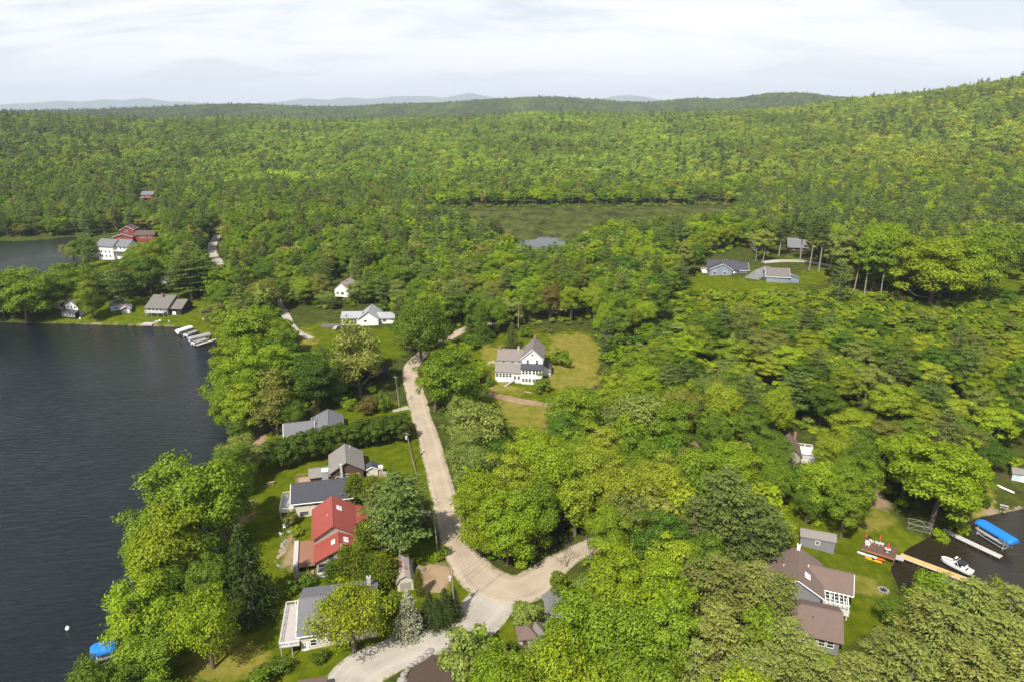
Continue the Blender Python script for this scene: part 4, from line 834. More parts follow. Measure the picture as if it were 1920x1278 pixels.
# peninsula
h = House('lake_cabin', 'small white two-storey cabin with dark porch on the peninsula shore', 'cabin', tuple(G(126, 592)[:2]), -14); h.block(0, 7.0, 0, 8.5, 5.4, 'gy', 1.9, 'white_siding', 'grey_shingle', 0.5); h.block(-0.3, 7.4, -2.6, -0.05, 2.2, 'sf', 0.7, 'dark_paint', 'dark_shingle', 0.3)
for u in (1.6, 3.5, 5.4): h.window('f', 0, u, 3.7, 0.9, 1.2)
for u in (0.9, 2.8, 4.6, 6.4): h.window('f', -2.6, u, 0.7, 1.4, 1.1)
h = House('boat_shed', 'little grey shed with white front beside the grey peninsula house', 'shed', tuple(G(228, 589)[:2]), 24); h.block(0, 4.2, 0, 8.0, 2.3, 'gy', 1.0, 'grey_siding', 'light_shingle', 0.35, trim='white_trim'); h.window('f', 0, 1.0, 0.8, 1.0, 1.0); h.door('f', 0, 3.0)
h = House('boat_shed', 'grey shed with pale side wall under the peninsula trees', 'shed', tuple(G(208, 584)[:2]), 20); h.block(0, 5.0, 0, 6.5, 2.7, 'gx', 1.4, 'pale_blue_siding', 'grey_shingle', 0.35); h.window('f', 0, 2.5, 1.0, 1.0, 0.9)
h = House('lake_house', 'broad grey-brown shingled house with white porch on the peninsula', 'house', tuple(G(276, 591)[:2]), -6); h.block(0, 10.5, 0, 11.0, 3.7, 'gx', 3.9, 'grey_siding', 'weathered_shingle', 0.6, ridge=0.72); h.block(10.5, 16.5, 1.5, 11.0, 3.2, 'gx', 2.7, 'dark_paint', 'weathered_shingle', 0.5, ridge=0.6)
h.deck(0.6, 9.6, -2.2, -0.05, 1.9, 'grey_deck', 'white_trim', 'flr'); h.chimney(5.0, 6.4, 5, 8.8, 0.8); [h.window('f', 0, 1.6 + i * 1.9, 2.1, 1.3, 1.3) for i in range(4)]; h.door('f', 1.5, 12.6, 0, 1.8, 1.6, 'white_trim')
MB().box(8.0, 9.6, -7.5, -2.6, -1.2, -0.55).box(3.6, 8.8, -10.6, -7.6, -1.6, -0.9).build('timber_landing', MATS['grey_deck'], h.root)
h = House('boathouse', 'white boathouse with dark windows behind the pontoon dock', 'boathouse', tuple(G(380, 600)[:2]), 0); h.block(0, 7.2, 0, 5.0, 2.5, 'gx', 1.3, 'white_siding', 'grey_shingle', 0.4); [h.window('f', 0, 1.0 + i * 1.3, 0.8, 0.9, 1.1) for i in range(5)]
h = House('apartment_house', 'tall white three-storey lake house with grey roofs', 'house', tuple(G(186, 487)[:2]), -16, 3.0); h.block(0, 12.5, 0, 10, 8.0, 'gx', 3.2, 'white_siding', 'grey_shingle', 0.8); h.block(12.6, 22.5, 1.6, 11, 8.2, 'gx', 3.2, 'white_siding', 'grey_shingle', 0.8)
for z in (0.8, 3.6): [h.window('f', 0, u, z, 1.3, 1.3) for u in (1.6, 3.4, 6.4, 9.5)]
[h.window('f', 1.6, u, z, 1.3, 1.3) for u in (14, 17, 20) for z in (3.6, 6.0)]; h.deck(-3.6, -0.05, 0, 7, 4.8, 'white_trim', 'white_trim', 'flb'); h.deck(-4.6, -0.05, -1, 7, 1.9, 'white_trim', 'white_trim', 'flb'); h.deck(12.8, 22, -1.4, 1.55, 5.2, 'grey_deck', 'white_trim', 'fr')
h = House('lodge', 'long barn-red lodge with dark roofs behind the white lake house', 'house', tuple(G(214, 458)[:2]), 8, 4.0); h.block(0, 13, 0, 6, 2.8, 'gy', 2.2, 'red_siding', 'umber_shingle', 0.5, trim='white_trim'); h.block(3.2, 12.5, 6.05, 16, 6.8, 'gy', 2.4, 'red_siding', 'umber_shingle', 0.5, trim='white_trim'); h.block(14, 27, 2, 10, 3.6, 'gx', 2.4, 'red_siding', 'umber_shingle', 0.5)
[h.window('f', 2, u, 1.2, 1.6, 1.4) for u in (18, 20.5, 24)]; h.window('f', 6.05, 7.0, 5.2, 1.6, 1.2)
h = House('cottage', 'dark grey hip-roofed cottage among the peninsula trees', 'cottage', tuple(G(300, 528)[:2]), -10); h.block(0, 8.5, 0, 9, 3.2, 'hip', 2.2, 'grey_siding', 'dark_shingle', 0.5); h.window('f', 0, 2.2, 1, 1.2, 1.2); h.window('f', 0, 6, 1, 1.2, 1.2); MB().box(1, 8, -2.6, -.05, -1, .3).build('porch', MATS['white_trim'], h.root)
h = House('far_house', 'red house with grey roof and balcony high in the far forest', 'house', tuple(G(266, 376)[:2]), 0); h.block(0, 11.5, 0, 9, 5.6, 'gx', 2.8, 'red_siding', 'grey_shingle', 0.6); h.deck(0, 8, -2.4, -.05, 2.8, 'cream_siding', 'cream_siding', 'flr'); [h.window('f', 0, u, z, 1.3, 1.3) for u in (2, 5, 8) for z in (0.8, 3.8)]
h = House('far_house', 'pale metal roof showing above the middle forest', 'house', tuple(G(527, 388)[:2]), 10); h.block(0, 8, 0, 7, 4.5, 'gx', 2.2, 'white_siding', 'pale_metal', 0.5); h.window('f', 0, 3, 1, 1.2, 1.2)
# hill on the right
p = G(1328, 517)
h = House('ranch_house', 'blue-grey house with arched windows on the hill lawn', 'house', (p.x, p.y), -8); h.block(0, 15.0, 3.0, 12.5, 3.0, 'gx', 3.6, 'blue_siding', 'dark_shingle', 0.6); h.block(0.5, 11.6, 0, 5.0, 3.4, 'gy', 2.9, 'blue_siding', 'dark_shingle', 0.5, trim='white_trim', ridge=0.58); h.block(15.0, 20.2, 3.6, 11, 2.8, 'gx', 3.0, 'blue_siding', 'dark_shingle', 0.5, trim='white_trim')
for u in (3.1, 8.2): h.window('f', 0, u, 0.8, 1.7, 1.3, arch=True)
h.window('l', 0, 8.0, 0.8, 1.2, 1.2); h.pipe(9.0, 9.5, 5.5, 6.9); h.pipe(10.2, 9.2, 5.5, 6.8); h.door('f', 3.0, 13.2, 0.1); h.deck(-2.6, -0.05, 4, 11, 0.6, 'white_trim', 'white_trim', 'flb')
p = G(1436, 529)
h = House('garage', 'blue-grey garage with weathered roof and side lean-to on the hill', 'garage', (p.x, p.y), -10); h.block(0, 10.6, 0, 8.0, 3.0, 'gx', 3.3, 'blue_siding', 'weathered_shingle', 0.5, trim='white_trim'); h.block(10.65, 15.6, 0.6, 7.4, 2.2, 'sr', 1.4, 'blue_siding', 'grey_shingle', 0.3)
h.window('f', 0, 1.4, 1.2, 0.9, 1.1); h.window('f', 0, 4.0, 1.2, 0.9, 1.1); h.pipe(9.2, 2.6, 3.8, 5.6, 0.2, 'steel')
p = G(1478, 471)
h = House('log_cabin', 'dark red-brown cabin with grey roof at the wood edge', 'cabin', (p.x, p.y), -12); h.block(0, 9.8, 0, 9.5, 2.7, 'gx', 4.0, 'brown_siding', 'grey_shingle', 0.8); h.deck(0, 9.8, -2.2, -.05, 0.5, 'brown_siding', 'brown_siding', 'flr'); h.window('f', 0, 3, .9, 1.2, 1.0); h.window('f', 0, 7, .9, 1.2, 1.0)
p = G(1846, 516)
h = House('lake_house', 'black-roofed house with red timber deck at the edge of the hill grove', 'house', (p.x, p.y), -14); h.block(0, 9, 2, 11, 3.0, 'gy', 2.6, 'dark_paint', 'dark_shingle', 0.6); h.deck(-2, 12, -2.4, 1.95, 0.9, 'red_siding', 'red_siding', 'flr'); h.block(-1, 9, 15, 22, 3, 'gx', 2, 'tan_siding', 'dark_shingle', .6); h.window('f', 2, 3, .9, 1.4, 1.2); h.window('f', 2, 6, .9, 1.4, 1.2)
# ruined brown house and blue shed by the cove
p = G(1464, 868)
h = House('old_house', 'run-down house with brown roof and bleached timber deck in the trees', 'house', (p.x, p.y), -16); h.block(0, 4.6, 0, 8, 3.0, 'gy', 2.2, 'tan_siding', 'brown_shingle', 0.5); h.chimney(3.6, 7.4, 3, 6.2, .6); h.deck(4.8, 10.6, -1.2, 3.4, 1.6, 'grey_deck', 'white_trim', 'fr'); h.deck(4.7, 8.4, 3.5, 7.6, 2.0, 'white_trim', 'white_trim', 'rb'); h.window('f', 0, 2.2, .9, 1.2, 1.1)
p = G(1896, 899)
h = House('beach_hut', 'tiny pale blue hut with grey roof on the cove bank', 'shed', (p.x, p.y), -24); h.block(0, 3.4, 0, 3.0, 2.0, 'gx', 0.8, 'pale_blue_siding', 'light_shingle', 0.25); h.door('f', 0, 2.4, 0, .9, 1.7); h.deck(-4.2, -0.05, 0, 2.2, 0.1, 'dark_deck', 'dark_deck', 'f')
# brown roofed houses by the cove
h = House('cove_house', 'grey house with brown L-shaped roof and white pergola on the lawn', 'house', (50.2, 109.6), -22); h.block(0, 8.8, 0, 10.4, 3.2, 'gy', 2.5, 'grey_siding', 'brown_shingle', 0.55, trim='white_trim'); h.block(7.0, 14.0, 3.4, 10.0, 2.9, 'gx', 2.0, 'grey_siding', 'brown_shingle', 0.55, trim='white_trim'); h.block(-3.4, 0.02, 0.8, 6.5, 2.3, 'sl', 0.9, 'grey_siding', 'brown_shingle', 0.4)
h.chimney(4.4, 9.9, 4.5, 6.9, 0.6, 'white_trim'); k = 2.5 / 4.4; h.skylight((6.2, 3.0, 5.7 - 1.8 * k + .22), (0.5, 0, -.5 * k), (0, 0.8, 0), (k, 0, 1)); h.pipe(1.9, 5.2, 3.8, 4.9)
for u in (10.2, 11.6, 13.0): h.window('f', 3.4, u, 0.8, 1.1, 1.4)
m = MB()
for i in range(6): m.box(9.6 + i * .8, 9.72 + i * .8, 0.2, 3.3, 2.3, 2.42)
for a, b in ((9.6, .3), (13.6, .3), (13.6, 3.0)): m.box(a, a + .14, b, b + .14, -1.5, 2.3)
m.box(9.5, 13.9, .25, .39, 2.16, 2.3).build('pergola', MATS['white_trim'], h.root); h.deck(9.2, 13.9, .1, 3.35, .2, 'concrete', 'white_trim', 'r', False)
h.door('f', 0, 1.2, 0, 2.2, 1.9, 'tan_siding')
h = House('cove_house', 'low brown-roofed house with a row of white windows behind the pines', 'house', (48.9, 98.2), -19); h.block(0, 8.6, 0, 8.8, 2.9, 'gx', 2.3, 'grey_siding', 'brown_shingle', 0.6); h.block(-5.5, 0.0, -4.5, 5.5, 2.6, 'gy', 1.9, 'grey_siding', 'mauve_shingle', 0.4); [h.window('f', 0, 3.0 + i * 1.4, 1.0, 1.0, 1.2) for i in range(4)]; h.pipe(4.2, 2.6, 3.6, 4.7, .08, 'dark_paint'); h.pipe(1.5, 3.2, 3.8, 4.8, .06, 'dark_paint')
p = G(1499, 1021)
h = House('grey_shed', 'long grey shed with weathered roof and one white window on the lawn', 'shed', (p.x, p.y), -19); h.block(0, 7.0, 0, 3.0, 2.3, 'gx', 0.9, 'grey_siding', 'light_shingle', 0.2); h.window('f', 0, 3.5, 1.0, 0.7, 0.8); h.door('r', 7.0, 1.5, 0, 0.9, 1.8, 'grey_siding')
# shingled pavilion between the drives
p = G(993, 1212)
h = House('gazebo', 'small brown shingled pavilion with double hipped roof between the drives', 'gazebo', (p.x - 1.8, p.y - .2), 8); h.block(0, 3.0, 0, 2.8, 2.0, 'hip', 1.3, 'cream_siding', 'brown_shingle', 0.35); h.block(2.3, 4.4, 0.9, 3.4, 1.9, 'hip', 1.1, 'cream_siding', 'mauve_shingle', 0.3); h.door('f', 0, 1.0, 0, .9, 1.7, 'brown_siding'); h.window('f', 0, 2.2, .8, .7, .8)
# roof at the foot of the big maples
p = G(1240, 1290)
h = House('tool_shed', 'brown roof peeping out below the huge maples', 'shed', (p.x, p.y), -8); h.block(0, 5, 0, 4, 2.2, 'gx', 1.0, 'tan_siding', 'brown_shingle', 0.4); h.door('f', 0, 2)
# ------------------------------------------------------------------ poles, docks, boats and small things
def upright(bx, by, tx, ty):
    b = G(bx, by); dep = b.y * CP - (b.z - CAMZ) * SP; u = -(ty - 639) / F; dz = (-SP + u * CP) / (CP + u * SP)
    zt = CAMZ + dz * b.y; d2 = b.y * CP - (zt - CAMZ) * SP
    return b, Vector(((tx - 960) / F * d2, b.y, zt))
POLES = {}
def pole(key, label, bx, by, tx, ty, transformer=False, arm=True, mat='pole_wood', r=0.15):
    b, t = upright(bx, by, tx, ty); o = thing('utility_pole', label, 'pole', b); d = t - b
    MB().tube([(0, 0, -0.6), d * 0.5, d], [r * 1.15, r, r * 0.75], 8).build('shaft', MATS[mat], o)
    if arm: MB().tube([d * 0.94 + Vector((-0.9, 0.3, 0)), d * 0.94 + Vector((0.9, -0.3, 0))], 0.07, 5).build('crossarm', MATS['pole_wood'], o)
    if transformer:
        q = d * 0.82 + Vector((-0.38, -0.12, 0)); m = MB(); m.lathe([(0.22, 0), (0.27, 0.06), (0.27, 0.85), (0.24, 0.95), (0.08, 1.0), (0.08, 1.12)], 10)
        m.v = [(x + q.x, y + q.y, z + q.z - 0.4) for x, y, z in m.v]; m.build('transformer', MATS['aluminium'], o)
    POLES[key] = t; EXCL.append((b.x, b.y, 1.0)); return o
pole('a', 'pale utility pole among bushes at the road below the ranch', 749, 762, 741, 703)
pole('b', 'utility pole with a grey transformer beside the mown lawn', 776, 869, 762, 809, True)
pole('c', 'dark utility pole at the roadside beside the big pine', 821, 1034, 812, 955)
pole('d', 'white-banded utility pole with transformer at the road junction', 853, 1160, 847, 1066, True, False)
pole('e', 'tall bare wooden pole on the meadow behind the farmhouse', 972, 615, 972, 570, False, False)
pole('f', 'leaning pale wooden pole at the bank above the cove', 1864, 846, 1876, 794, False, False)
pole('g', 'thin pale pole beside the barn-red lodge', 287, 441, 284, 417, False, False)
for a, b, z in (('a', 'b', .6), ('b', 'c', .6), ('c', 'd', .7), ('a', 'b', 1.6), ('b', 'c', 1.6), ('c', 'd', 1.7)):
    A, B = POLES[a] - Vector((0, 0, z)), POLES[b] - Vector((0, 0, z)); pts_ = [A.lerp(B, i / 10) - Vector((0, 0, 1.1 * 4 * (i / 10) * (1 - i / 10))) for i in range(11)]
    MB().tube(pts_, 0.022, 4).build('power_line', MATS['dark_paint'], None, label='thin sagging power line strung between the roadside poles', category='cable', group='power lines along the road')
A = POLES['d']; B = G(1010, 1030) + Vector((0, 0, 9))
for k in range(3):
    pts_ = [(A - Vector((0, 0, 2.0 + k * 1.6))).lerp(B - Vector((0, 0, k * 0.5)), i / 8) - Vector((0, 0, .5 * 4 * (i / 8) * (1 - i / 8))) for i in range(9)]
    MB().tube(pts_, 0.022, 4).build('service_line', MATS['dark_paint'], None, label='service wire running from the junction pole into the wood', category='cable', group='wires across the junction')
def dock(label, a, b, w, z, mat, edge, planks=None, seg=1):
    A, B = at_z(*a, z), at_z(*b, z); d = (B - A); L = d.length; yaw = math.atan2(d.y, d.x)
    o = thing('dock', label, 'dock', (A.x, A.y, z), yaw); n = seg
    for i in range(n):
        x0, x1 = L * i / n + .02, L * (i + 1) / n - .02
        q = MB().box(x0, x1, -w / 2, w / 2, -0.06, 0.0).build('deck_section', MATS[mat], o)
        MB().box(x0, x1, -w / 2 - .1, -w / 2 - .003, -.22, -0.02).box(x0, x1, w / 2 + .003, w / 2 + .1, -.22, -0.02).build('edge_beam', MATS[edge], q)
    for x in np.arange(0.4, L, 2.6):
        for sgn in (-1, 1): MB().tube([(x, sgn * (w / 2 + .14), -z - 1.6), (x, sgn * (w / 2 + .14), 0.1)], 0.045, 6).build('leg', MATS['steel'], o)
    EXCL.append((A.x, A.y, 2)); return o
dock('long orange plank dock with pale edges leading past the white boat', (1688, 1039), (1830, 1092), 1.5, 0.75, 'new_plank', 'cream_siding', seg=3)
dock('narrow silver dock running out into the cove', (1767, 991), (1878, 1043), 1.25, 0.75, 'concrete', 'aluminium', seg=3)
def hull(L, Wd, Hh, mat, n=10, bow=0.42):
    m = MB(); V = []
    for i in range(n + 1):
        t = i / n; w = Wd / 2 * (1 if t < 1 - bow else math.sqrt(max(0.0, 1 - ((t - (1 - bow)) / bow) ** 2))) * (0.92 + .08 * min(1, t * 4)); w = max(w, 0.02); sh = 0.18 * t * t
        V += [(L * t, -w, Hh + sh), (L * t, -w * 0.86, Hh * 0.35), (L * t, 0, -0.05 + 0.25 * max(0, t - .7)), (L * t, w * 0.86, Hh * 0.35), (L * t, w, Hh + sh)]
    fs = [(0, 1, 2, 3, 4)]
    for i in range(n):
        for k in range(4): fs.append((i * 5 + k, i * 5 + k + 5, i * 5 + k + 6, i * 5 + k + 1))
        fs.append((i * 5 + 4, i * 5 + 9, i * 5 + 5, i * 5))
    return m.add(V, fs)
A, B = at_z(1822, 1076, 0.5), at_z(1764, 1047, 0.5); d = B - A
o = thing('motorboat', 'white motorboat with tower and dark sunshade moored beside the orange dock', 'boat', (A.x, A.y, 0.25), math.atan2(d.y, d.x)); L = d.length
hull(L, 2.3, 0.85, 'gelcoat').build('hull', MATS['gelcoat'], o); MB().box(0.9, L * .62, -.72, .72, .86, .90).build('cockpit', MATS['dark_paint'], o); MB().box(L * .66, L * .86, -.45, .45, 1.0, 1.06).build('bow_seat', MATS['grey_deck'], o)
for y in (-.62, .1): MB().box(1.2, 2.0, y, y + .5, .9, 1.25).box(1.2, 1.35, y, y + .5, 1.25, 1.6).build('seat', MATS['white_trim'], o)
MB().box(.05, .8, -.95, .95, .86, .93).build('swim_deck', MATS['cream_siding'], o); MB().slab([(L * .55, -.85, 1.0), (L * .55, .85, 1.0), (L * .50, .7, 1.45), (L * .50, -.7, 1.45)], .03).build('windscreen', MATS['glass'], o)
m = MB()
for y in (-.95, .95): m.tube([(L * .58, y, .9), (L * .48, y * .85, 2.1)], .05, 5); m.tube([(L * .36, y, .9), (L * .48, y * .85, 2.1)], .05, 5)
m.tube([(L * .48, -.82, 2.1), (L * .48, .82, 2.1)], .05, 5); m.build('tower', MATS['aluminium'], o); MB().slab([(L * .2, -.8, 1.95), (L * .46, -.8, 2.05), (L * .46, .8, 2.05), (L * .2, .8, 1.95)], .06).build('sunshade', MATS['black_canvas'], o)
MB().box(L * .52, L * .58, -.5, .5, 2.3, 2.4).tube([(L * .55, 0, 2.1), (L * .55, 0, 2.3)], .04, 5).build('board_rack', MATS['white_trim'], o)
def lift(label, a, b, z, canvas, boat=True, w=2.9, top=2.9, name='boat_lift', group=None):
    A, B = at_z(*a, z + top), at_z(*b, z + top); d = B - A; L = d.length; yaw = math.atan2(d.y, d.x)
    o = thing(name, label, 'boat lift', (A.x, A.y, z), yaw, group=group)
    prof = [(-w / 2 - .1, top - .55), (-w / 2, top - .15), (-w * .28, top + .15), (0, top + .25), (w * .28, top + .15), (w / 2, top - .15), (w / 2 + .1, top - .55)]; n = len(prof); V = []
    for x, k in ((-0.3, .80), (.35, 1.0), (L - .35, 1.0), (L + .3, .80)): V += [(x, y * k, zz - (1 - k) * .9) for y, zz in prof]
    fs = [(j * n + i, j * n + i + 1, (j + 1) * n + i + 1, (j + 1) * n + i) for j in range(3) for i in range(n - 1)] + [tuple(range(n))[::-1], tuple(range(3 * n, 4 * n))]
    MB().add(V, fs).build('canopy', MATS[canvas], o)
    m = MB()
    for x in (L * .12, L * .88):
        for y in (-w / 2, w / 2): m.tube([(x, y, -2.2), (x, y, top - .5)], .055, 5)
        m.tube([(x, -w / 2, .3), (x, w / 2, .3)], .06, 5)
    for y in (-w / 2, w / 2): m.tube([(0, y, top - .5), (L, y, top - .5)], .045, 5); m.tube([(L * .12, y, .35), (L * .88, y, .35)], .055, 5); m.tube([(L * .12, y, .4), (L * .88, y, top - .6)], .03, 4)
    m.build('frame', MATS['aluminium'], o)
    if boat:
        q = thing('pontoon_boat' if boat == 2 else 'motorboat', 'boat stowed under the ' + {'blue_canvas': 'blue' if a[0] > 960 else 'maple-shaded blue', 'grey_canvas': 'grey', 'white_trim': 'white'}[canvas] + ' canopy of its lift' if boat != 2 else 'pontoon boat', 'boat', (A.x, A.y, z + .45), yaw)
        hull(L * .9, w * .72, .8, 'gelcoat').build('hull', MATS['gelcoat'], q); MB().box(.5, L * .55, -w * .24, w * .24, .81, 1.15).build('seat', MATS['grey_canvas'], q); MB().slab([(L * .6, -w * .24, .85), (L * .6, w * .24, .85), (L * .55, w * .2, 1.3), (L * .55, -w * .2, 1.3)], .03).build('windscreen', MATS['glass'], q)
    EXCL.append((A.x + d.x / 2, A.y + d.y / 2, L * .5)); return o
lift('boat lift with bright blue canopy standing in the cove', (1838, 974), (1902, 1012), 0.1, 'blue_canvas')
lift('boat lift with blue canopy at the shore under the maples', (212, 1204), (172, 1216), 0.1, 'blue_canvas', w=3.2)
for i, (a, b, c) in enumerate([((332, 619), (358, 611), 'white_trim'), ((354, 633), (393, 624), 'grey_canvas')]):
    lift(['boat lift with long white canopy at the peninsula dock', 'boat lift with grey canopy at the peninsula dock'][i], a, b, 0.1, c, w=2.8, top=2.2)
def pontoon(label, a, b, z=0.15):
    A, B = at_z(*a, z + .6), at_z(*b, z + .6); d = B - A; L = d.length; o = thing('pontoon_boat', label, 'boat', (A.x, A.y, z), math.atan2(d.y, d.x))
    for y in (-.85, .85): MB().tube([(0, y, .1), (.5, y, .1), (L - .7, y, .1), (L, y, .25)], [.28, .3, .3, .06], 8).build('pontoon', MATS['aluminium'], o)
    MB().box(.2, L - .5, -1.2, 1.2, .42, .52).build('deck', MATS['grey_deck'], o); m = MB()
    for (x0, x1, y0, y1) in ((.3, L - .7, -1.2, -1.14), (.3, L - .7, 1.14, 1.2), (.3, .36, -1.13, 1.13)): m.box(x0, x1, y0, y1, .53, 1.1)
    m.build('fence', MATS['white_trim'], o); MB().box(.5, 2.2, -1.1, -.5, .53, .95).box(.5, 2.2, .5, 1.1, .53, .95).box(3, 3.6, -.9, -.2, .53, 1.2).build('seating', MATS['grey_canvas'], o)
pontoon('open pontoon boat moored between the canopied lifts', (347, 629), (372, 619)); pontoon('open pontoon boat moored outside the grey canopy', (360, 644), (392, 634))
A = at_z(352, 612, .7); 
o = thing('dock', 'pale timber platform joining the pontoon berths to the lawn', 'dock', (*at_z(372, 616, .7)[:2], .7), math.radians(-38)); MB().box(0, 9.5, 0, 2.2, -.12, 0).build('deck_section', MATS['cream_siding'], o); MB().box(1, 1.2, .2, .4, -2.5, -.12).box(8, 8.2, 1.6, 1.8, -2.5, -.12).build('leg', MATS['steel'], o)
dock('narrow pale dock below the grey canopy', (368, 647), (412, 633), 1.0, 0.7, 'cream_siding', 'cream_siding')
dock('pale dock at the shore under the lakeside maples', (222, 1232), (285, 1222), 1.2, 0.7, 'grey_deck', 'white_trim')
o = thing('stair_rail', 'small white wooden railing at the lakeside steps', 'railing', G(290, 1222), math.radians(25)); m = MB()
for x in (0, 1, 2): m.tube([(x, 0, -.3), (x, 0, 1.1)], .05, 5)
m.tube([(0, 0, 1.1), (2, 0, 1.1)], .05, 5).tube([(0, 0, .55), (2, 0, .55)], .04, 5); m.build('rail', MATS['white_trim'], o)
m = MB(); m.lathe([(.05, -.3), (.32, -.2), (.42, .05), (.36, .35), (.12, .55), (.06, .75)], 12); o = m.build('mooring_buoy', MATS['gelcoat'], None, label='white mooring buoy floating alone on the lake', category='buoy'); o.location = at_z(127, 1178, 0)
# lift frame on the lawn
b = G(1702, 990); o = thing('lift_frame', 'empty silver boat lift frame on the lawn under the oak', 'boat lift', b, math.radians(-28)); m = MB()
for x in (0, 4.6):
    for y in (0, 2.3): m.tube([(x, y, -.2), (x, y, 1.5)], .04, 5)
    m.tube([(x, 0, 1.5), (x, 2.3, 1.5)], .04, 5).tube([(x, 0, .1), (x, 2.3, .1)], .04, 5)
m.build('upright_frame', MATS['grey_canvas'], o); m = MB()
for y in (0, 2.3): m.tube([(0, y, 1.5), (4.6, y, 1.5)], .045, 5).tube([(0, y, .15), (4.6, y, .15)], .04, 5).tube([(0, y, .15), (2.3, y, 1.5), (4.6, y, .15)], .035, 4)
m.build('side_rails', MATS['grey_canvas'], o); EXCL.append((b.x + 2, b.y, 3))
# timber terrace with its furniture
T0 = G(1614, 1032); TY = math.radians(-34); TZ = float(ground(T0.x, T0.y)) + .75
o = thing('timber_terrace', 'dark timber terrace at the head of the orange dock', 'terrace', (T0.x, T0.y, TZ), TY)
MB().box(0, 6.6, 0, 4.6, -.15, 0).build('deck', MATS['dark_deck'], o); m = MB()
for x in (.2, 3.3, 6.4):
    for y in (.2, 4.4): m.box(x - .09, x + .09, y - .09, y + .09, -2.6, -.15)
m.build('post', MATS['dark_deck'], o); m = MB(); m.box(6.65, 8.2, .6, 2.4, -.5, -.36); m.build('ramp', MATS['grey_deck'], o)
MB().box(-.06, 6.66, -.08, -.005, -.5, -.01).build('skirt', MATS['brown_deck'], o)
def on_terrace(x, y, z=0.0): c, n = math.cos(TY), math.sin(TY); return Vector((T0.x + c * x - n * y, T0.y + n * x + c * y, TZ + z))
def chair(label, x, y, rz, group=None):
    q = thing('garden_chair', label, 'chair', on_terrace(x, y), TY + rz, group); MB().slab([(-.3, -.35, .42), (.3, -.35, .42), (.3, .25, .30), (-.3, .25, .30)], .05).build('seat', MATS['white_trim'], q)
    MB().add([(-.3, .25, .3), (.3, .25, .3), (.26, .5, 1.0), (-.26, .5, 1.0), (-.3, .29, .28), (.3, .29, .28), (.26, .54, .98), (-.26, .54, .98)], [(0, 1, 2, 3), (7, 6, 5, 4), (0, 4, 5, 1), (1, 5, 6, 2), (2, 6, 7, 3), (3, 7, 4, 0)]).build('backrest', MATS['white_trim'], q)
    for sx in (-1, 1):
        MB().box(sx * .36 - .06, sx * .36 + .06, -.38, .35, .55, .59).build('armrest', MATS['white_trim'], q)
        for y_ in (-.33, .3): MB().box(sx * .33 - .03, sx * .33 + .03, y_ - .04, y_ + .04, 0, .55).build('leg', MATS['white_trim'], q)
for x, y, rz in ((.8, 2.6, 2.2), (1.5, 3.4, 2.6), (2.7, 3.5, 3.1), (3.5, 3.6, 3.0), (1.0, 1.7, 1.4)): chair('white garden chair on the dark terrace', x, y, rz, 'white chairs on the terrace')
q = thing('patio_table', 'round pale table with closed umbrella on the terrace', 'table', on_terrace(4.9, 1.7), 0); MB().lathe([(.62, .7), (.64, .72), (.64, .75), (.6, .76)], 16).build('top', MATS['aluminium'], q); MB().lathe([(.3, 0), (.28, .05), (.05, .08), (.05, .7)], 10).build('pedestal', MATS['aluminium'], q)
for x, y, lab in ((.35, 3.4, 'closed red umbrella leaning at the terrace corner'), (3.1, 4.2, 'closed red umbrella standing behind the terrace chairs'), (4.9, 1.7, 'closed red umbrella rising through the terrace table')):
    q = thing('umbrella', lab, 'umbrella', on_terrace(x, y), 0); MB().lathe([(.025, 0.0), (.025, 2.3)], 6).build('pole', MATS['steel'], q); MB().lathe([(.16, .9), (.2, 1.1), (.15, 1.7), (.06, 2.3)], 9).build('canopy', MATS['red_plastic'], q)
q = thing('barbecue', 'black barbecue grill at the back of the terrace', 'grill', on_terrace(1.0, 4.1), TY); MB().box(-.45, .45, -.28, .28, .75, .9).build('tray', MATS['dark_paint'], q); MB().lathe([(.3, .9), (.3, 1.0), (.2, 1.15), (.05, 1.2)], 10).build('lid', MATS['dark_paint'], q)
for sx in (-.4, .4): MB().box(sx - .03, sx + .03, -.2, .2, 0, .75).build('leg', MATS['dark_paint'], q)
def board(name, label, cat, p, yaw, L, Wd, mat, mat2=None, h=.14):
    o = thing(name, label, cat, p, yaw); m = hull(L / 2, Wd, h, None, 8, .75); m.v = [(x, y, z * .8) for x, y, z in m.v]; m.build('bow_half', MATS[mat], o)
    m2 = hull(L / 2, Wd, h, None, 8, .75); m2.v = [(-x, -y, z * .8) for x, y, z in m2.v]; m2.build('stern_half', MATS[mat2 or mat], o)
    if cat == 'kayak': MB().lathe([(.28, h), (.3, h + .05), (.24, h + .06)], 10).build('cockpit', MATS['dark_paint'], o)
board('paddleboard', 'pale blue and white paddleboard lying along the terrace edge', 'paddleboard', G(1622, 1042) + Vector((0, 0, .35)), TY, 3.3, .8, 'pale_blue_siding', 'white_trim')
board('paddleboard', 'orange paddleboard lying along the terrace edge', 'paddleboard', G(1643, 1048) + Vector((0, 0, .30)), TY, 3.2, .75, 'orange_plastic', 'white_trim')
board('kayak', 'yellow kayak lying on the grass below the terrace', 'kayak', G(1637, 1051) + Vector((0, 0, .08)), TY - .05, 3.4, .72, 'yellow_plastic', None, .36)
def picnic(label, px, py, rz, mat):
    p = G(px, py); q = thing('picnic_table', label, 'table', p, rz); MB().box(-.9, .9, -.38, .38, .72, .77).build('top', MATS[mat], q)
    for sy in (-1, 1): MB().box(-.9, .9, sy * .7 - .13, sy * .7 + .13, .43, .47).build('bench', MATS[mat], q)
    for sx in (-.65, .65): MB().tube([(sx, -.72, -.1), (sx, -.2, .72)], .05, 4).tube([(sx, .72, -.1), (sx, .2, .72)], .05, 4).build('leg', MATS[mat], q)
    EXCL.append((p.x, p.y, 2))
